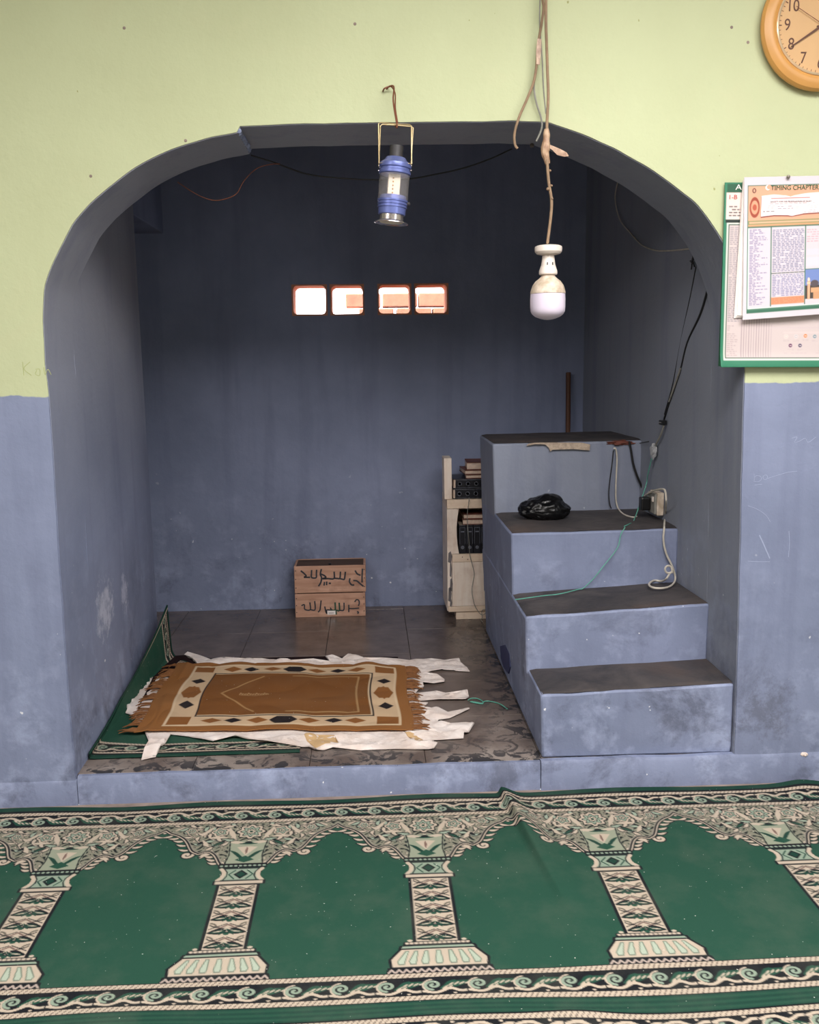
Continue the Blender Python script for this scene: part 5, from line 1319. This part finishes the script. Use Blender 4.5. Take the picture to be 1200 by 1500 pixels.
for k in range(60):
    a = math.radians(6 * k); r0, r1, w = (.134, .140, .0016) if k % 5 else (.131, .140, .0028)
    d_ = Vector((math.cos(a), 0, math.sin(a))); n_ = Vector((-math.sin(a), 0, math.cos(a))) * w / 2
    v = [tuple(CK + d_ * r + n_ * s + Vector((0, y, 0))) for y in (-.0302, -.0309) for r, s in ((r0, -1), (r1, -1), (r1, 1), (r0, 1))]
    mk('minute_mark', MB().hexa(v), M['numeral'], di)
def hand(ang, L, tail, w0, w1, y, m, name):
    a = math.radians(90 - ang); d_ = Vector((math.cos(a), 0, math.sin(a))); n_ = Vector((-math.sin(a), 0, math.cos(a)))
    q = [(-tail, -w0), (L, -w1), (L, w1), (-tail, w0)]
    v = [tuple(CK + d_ * s + n_ * t + Vector((0, yy, 0))) for yy in (y, y - .0015) for s, t in q]
    return mk(name, MB().hexa(v), m, ck)
hand(237, .118, .02, .0042, .0018, -.0345, M['numeral'], 'minute_hand')
hand(68, .075, .018, .005, .0025, -.0325, M['numeral'], 'hour_hand')
hand(301, .105, .03, .0009, .0006, -.0368, M['copper'], 'second_hand')
mk('hand_boss', MB().lathe([(.009, .030), (.009, .038), (.006, .040)], (CK.x, 0, CK.z), 20, (0, -1, 0)), M['numeral'], ck, smooth=25)

# ---- calendars
def page(name, W, H, canvas_fn, res, corners, thick, par, curl):
    img = canvas_fn(W, H, res)
    nx, ny = int(W / .0016), int(H / .0016)
    S_, T2 = np.meshgrid(np.linspace(0, 1, nx), np.linspace(0, 1, ny))
    c = [np.array(p) for p in corners]   # TL, TR, BR, BL  (x, z)
    XZ = c[0] * ((1 - S_) * (1 - T2))[..., None] + c[1] * (S_ * (1 - T2))[..., None] + c[2] * (S_ * T2)[..., None] + c[3] * ((1 - S_) * T2)[..., None]
    Y_ = curl(S_, T2)
    C_ = sample(lin(np.clip(img.c, 0, 1) * .99999), res, S_ * W, T2 * H)
    o = link(name, grid_mesh(name, XZ[..., 0], Y_, XZ[..., 1], C_), M['print'], par)
    md = o.modifiers.new('thickness', 'SOLIDIFY'); md.thickness = thick; md.offset = 0
    return o
def rows(c, u0, u1, v0, v1, n, col, rs, fill=.55, h=.4, ragged=False):
    dv = (v1 - v0) / n
    for i in range(n):
        v = v0 + (i + .5) * dv; u = u0
        e = u0 + (u1 - u0) * (rs.uniform(.25, .95) if ragged else 1)
        while u < e:
            l = rs.uniform(.006, .014)
            if rs.random() < fill + .25: c.rect(u, min(u + l, e), v - dv * h / 2, v + dv * h / 2, col)
            u += l + .0035
WH = (204, 196, 202)
def front_cal(W, H, res):
    rs = np.random.default_rng(4); c = Canvas(W, H, res, WH); G_ = (56, 104, 82); O_ = (222, 160, 130)
    c.rect(.012, W - .012, .026, H - .020, G_); c.rect(.015, W - .015, .029, H - .031, (222, 232, 224)); c.rect(.015, W - .015, H - .034, H - .031, G_); c.rect(.018, W - .018, .160, H - .036, WH)
    c.rect(.015, W - .015, .029, .142, O_); c.rect(.015, W - .015, .138, .150, (128, 142, 96)); c.rect(.018, W - .018, .142, .147, (236, 170, 140)); c.rect(.015, W - .015, .150, .160, (196, 150, 110)); c.rect(.015, W - .015, .157, .161, G_)
    c.ell(.036, .096, .017, .033, (150, 66, 46)); c.ell(.036, .096, .012, .022, (226, 150, 118)); c.ell(.036, .096, .007, .010, (176, 84, 60)); c.ell(.034, .043, .0065, .008, (86, 56, 48)); c.ell(.034, .043, .003, .005, O_)
    c.poly([(.058, .064), (.10, .060), (.14, .064), (.155, .068), (.17, .064), (.21, .058), (.26, .056), (.26, .122), (.20, .124), (.16, .130), (.145, .128), (.10, .126), (.056, .130)], (120, 52, 44))
    c.poly([(.059, .060), (.10, .057), (.14, .061), (.155, .065), (.17, .061), (.21, .055), (.259, .053), (.259, .118), (.20, .120), (.16, .127), (.145, .124), (.10, .122), (.057, .126)], (246, 232, 232))
    c.rect(.09, .22, .068, .0705, (206, 80, 70)); rows(c, .085, .235, .084, .089, 1, (150, 130, 134), rs)
    rows(c, .064, .105, .090, .104, 3, (176, 160, 162), rs); rows(c, .112, .165, .092, .106, 2, (150, 140, 150), rs); rows(c, .172, .250, .090, .104, 3, (190, 174, 176), rs)
    rows(c, .064, .104, .108, .112, 1, (110, 96, 100), rs, .8, .7); rows(c, .066, .096, .116, .119, 1, (150, 130, 130), rs); rows(c, .20, .25, .108, .118, 2, (160, 150, 160), rs)
    # panels
    for a, b, t, u in ((.090, .0935, .160, H - .038), (.205, .2085, .160, H - .038)): c.rect(a, b, t, u, G_)
    c.rect(.0935, .205, .3085, .3115, (92, 98, 92))
    rows(c, .020, .086, .165, H - .045, 46, (140, 130, 164), rs, .7, .55, True)
    for u in (.056, .066, .075, .083): c.rect(u, u + .0012, .175, H - .045, (196, 190, 210))
    rows(c, .097, .202, .168, .306, 25, (128, 124, 152), rs, .7, .55); rows(c, .097, .202, .314, .386, 13, (132, 128, 164), rs, .7, .55)
    for u in (.112, .126, .141, .155, .170, .185): c.rect(u, u + .0010, .166, .386, (200, 198, 214))
    c.rect(.0935, .205, .388, .412, (226, 140, 104)); rows(c, .097, .202, .391, .410, 4, (196, 110, 80), rs, .6, .3)
    rows(c, .212, W - .02, .170, .215, 6, (206, 160, 170), rs, .7, .4, True); c.rect(.212, W - .02, .236, .256, (206, 198, 208)); c.rect(.212, W - .02, .264, .292, (210, 200, 212))
    c.rect(.2085, W - .018, .301, .304, G_)
    # small photograph of minarets at the panel foot
    c.rect(.2085, W - .018, .304, .400, (112, 132, 186)); c.rect(.2085, W - .018, .356, .400, (70, 62, 56)); c.rect(.216, .2245, .338, .402, (222, 168, 134)); c.rect(.214, .226, .345, .351, (236, 196, 160)); c.ell(.220, .336, .004, .006, (240, 210, 190))
    c.ell(.240, .350, .014, .011, (84, 74, 78)); c.rect(.228, .27, .364, .380, (206, 156, 116)); c.rect(.236, W - .018, .378, .402, (196, 148, 110))
    c.rect(.2085, W - .018, .402, .410, WH)
    return c
def back_cal(W, H, res):
    rs = np.random.default_rng(9); c = Canvas(W, H, res, (44, 118, 88))
    c.rect(.008, W - .008, .004, .070, (34, 84, 60)); c.rect(.006, W - .006, .032, .118, (226, 206, 198)); rows(c, .016, .10, .072, .110, 4, (90, 84, 84), rs)
    c.rect(.006, W - .006, .118, .128, (26, 40, 34))
    c.rect(.010, W - .010, .128, H - .022, (206, 208, 200)); c.rect(.016, W - .016, .133, H - .029, (40, 74, 56)); c.rect(.019, W - .019, .136, H - .032, (200, 186, 184))
    rows(c, .022, .060, .140, .45, 52, (150, 142, 148), rs, .7, .5); rows(c, .022, .066, .46, H - .036, 16, (176, 158, 160), rs, .6, .4, True)
    for u in np.arange(.070, .170, .0085): c.rect(u, u + rs.uniform(.001, .0035), .44, H - .034, (164, 146, 150))
    c.rect(.172, .1735, .46, H - .034, (176, 160, 166)); c.rect(.172, W - .02, .468, .470, (196, 180, 184)); c.rect(.215, W - .03, .482, .488, (206, 190, 188))
    for u, v, col in ((.224, .498, (206, 190, 184)), (.258, .498, (186, 182, 184)), (.290, .496, (214, 128, 76)), (.240, .528, (92, 48, 84)), (.273, .528, (72, 66, 92)), (.322, .498, (120, 140, 150))):
        c.ell(u, v, .0072, .0072, (230, 214, 212)); c.ell(u, v, .0064, .0064, col); c.rect(u - .003, u + .004, v - .001, v + .0015, (226, 206, 204)); rows(c, u - .009, u + .011, v + .011, v + .017, 2, (186, 170, 172), rs)
    rows(c, .218, W - .03, .551, .556, 1, (190, 172, 176), rs)
    return c
cal2 = thing('wall_calendar', 'large green-bordered wall calendar hanging beside the arch', 'calendar', (1.36, -.01, 1.80))
p2 = page('sheet', .42, .60, back_cal, .0016, ((1.176, 2.094), (1.596, 2.092), (1.598, 1.494), (1.178, 1.499)), .003, cal2, lambda s, t: -.010 - .010 * t - .010 * np.exp(-((1 - t) / .05) ** 2) - .004 * np.exp(-(s / .06) ** 2) * t)
mk('lower_sheets', MB().hexa([(1.180, -.012, 1.502), (1.594, -.012, 1.497), (1.594, -.006, 1.497), (1.180, -.006, 1.502), (1.180, -.006, 2.09), (1.594, -.006, 2.088), (1.594, -.002, 2.088), (1.180, -.002, 2.09)]), M['greenprint'], cal2)
text_mesh('A', .024, M['whiteprint'], p2, face_out(1.221, -.0135, 2.078), 'printed_letter', sx=1.3)
text_mesh('1-B', .020, M['redprint'], p2, face_out(1.203, -.0135, 2.047), 'printed_letter', sx=1.1)
cal1 = thing('wall_calendar', 'white prayer timetable calendar pinned over the larger green-bordered calendar', 'calendar', (1.385, -.03, 1.88))
for k, dz in enumerate((0, .004, .008)):
    mk('under_page', MB().hexa([(1.228 - k * .004, -.030 + k * .003, 1.668 - dz), (1.54, -.030 + k * .003, 1.672), (1.54, -.029 + k * .003, 1.672), (1.228 - k * .004, -.029 + k * .003, 1.668 - dz), (1.232, -.024 + k * .003, 2.10), (1.54, -.024 + k * .003, 2.10), (1.54, -.023 + k * .003, 2.10), (1.232, -.023 + k * .003, 2.10)]), M['whiteprint'], cal1)
p1 = page('front_page', .33, .455, front_cal, .0012, ((1.232, 2.107), (1.560, 2.112), (1.570, 1.672), (1.243, 1.652)), .0006, cal1, lambda s, t: -.028 - .012 * t - .006 * np.sin(s * 3.1) * t)
text_mesh('TIMING CHAPTER', .0215, M['greenprint'], p1, face_out(1.400, -.0312, 2.073, -.012), 'printed_title', sx=.92)
text_mesh('SOCIETY FOR THE PROPAGATION OF ISLAM', .0068, M['greyprint'], p1, face_out(1.388, -.0335, 2.030, -.012), 'printed_line', sx=1.0)
mn = MB().lathe([(.0085, 0), (.0085, .0006)], (1.311, -.0305, 2.074), 28, (0, -1, 0)); mk('printed_moon', mn, M['whiteprint'], p1)
mk('printed_moon', MB().lathe([(.0068, 0), (.0068, .0006)], (1.3145, -.0311, 2.0755), 28, (0, -1, 0)), plain('salmon_print', (222, 160, 130), .6, .02, 30), p1)
nl = mk('nail', MB().lathe([(.0018, -.045), (.0018, 0), (.006, .001), (.005, .004), (.001, .005)], [(1.3747,-0.0350,2.1063)][0], 16, (0, -1, 0)), M['nail'], smooth=25, loc=[(1.3747,-0.0350,2.1063)][0])
tag(nl, 'metal nail holding up the white calendar', 'nail')
chalk = lump([(1.5561,0.0844,0.1030)][0], .014, .006, .008, M['chalk'], 'plaster_crumb', 'small white plaster crumb on the plinth ledge', 'crumb', 5)
chalk.location.y = -.004; chalk.location.z = .104
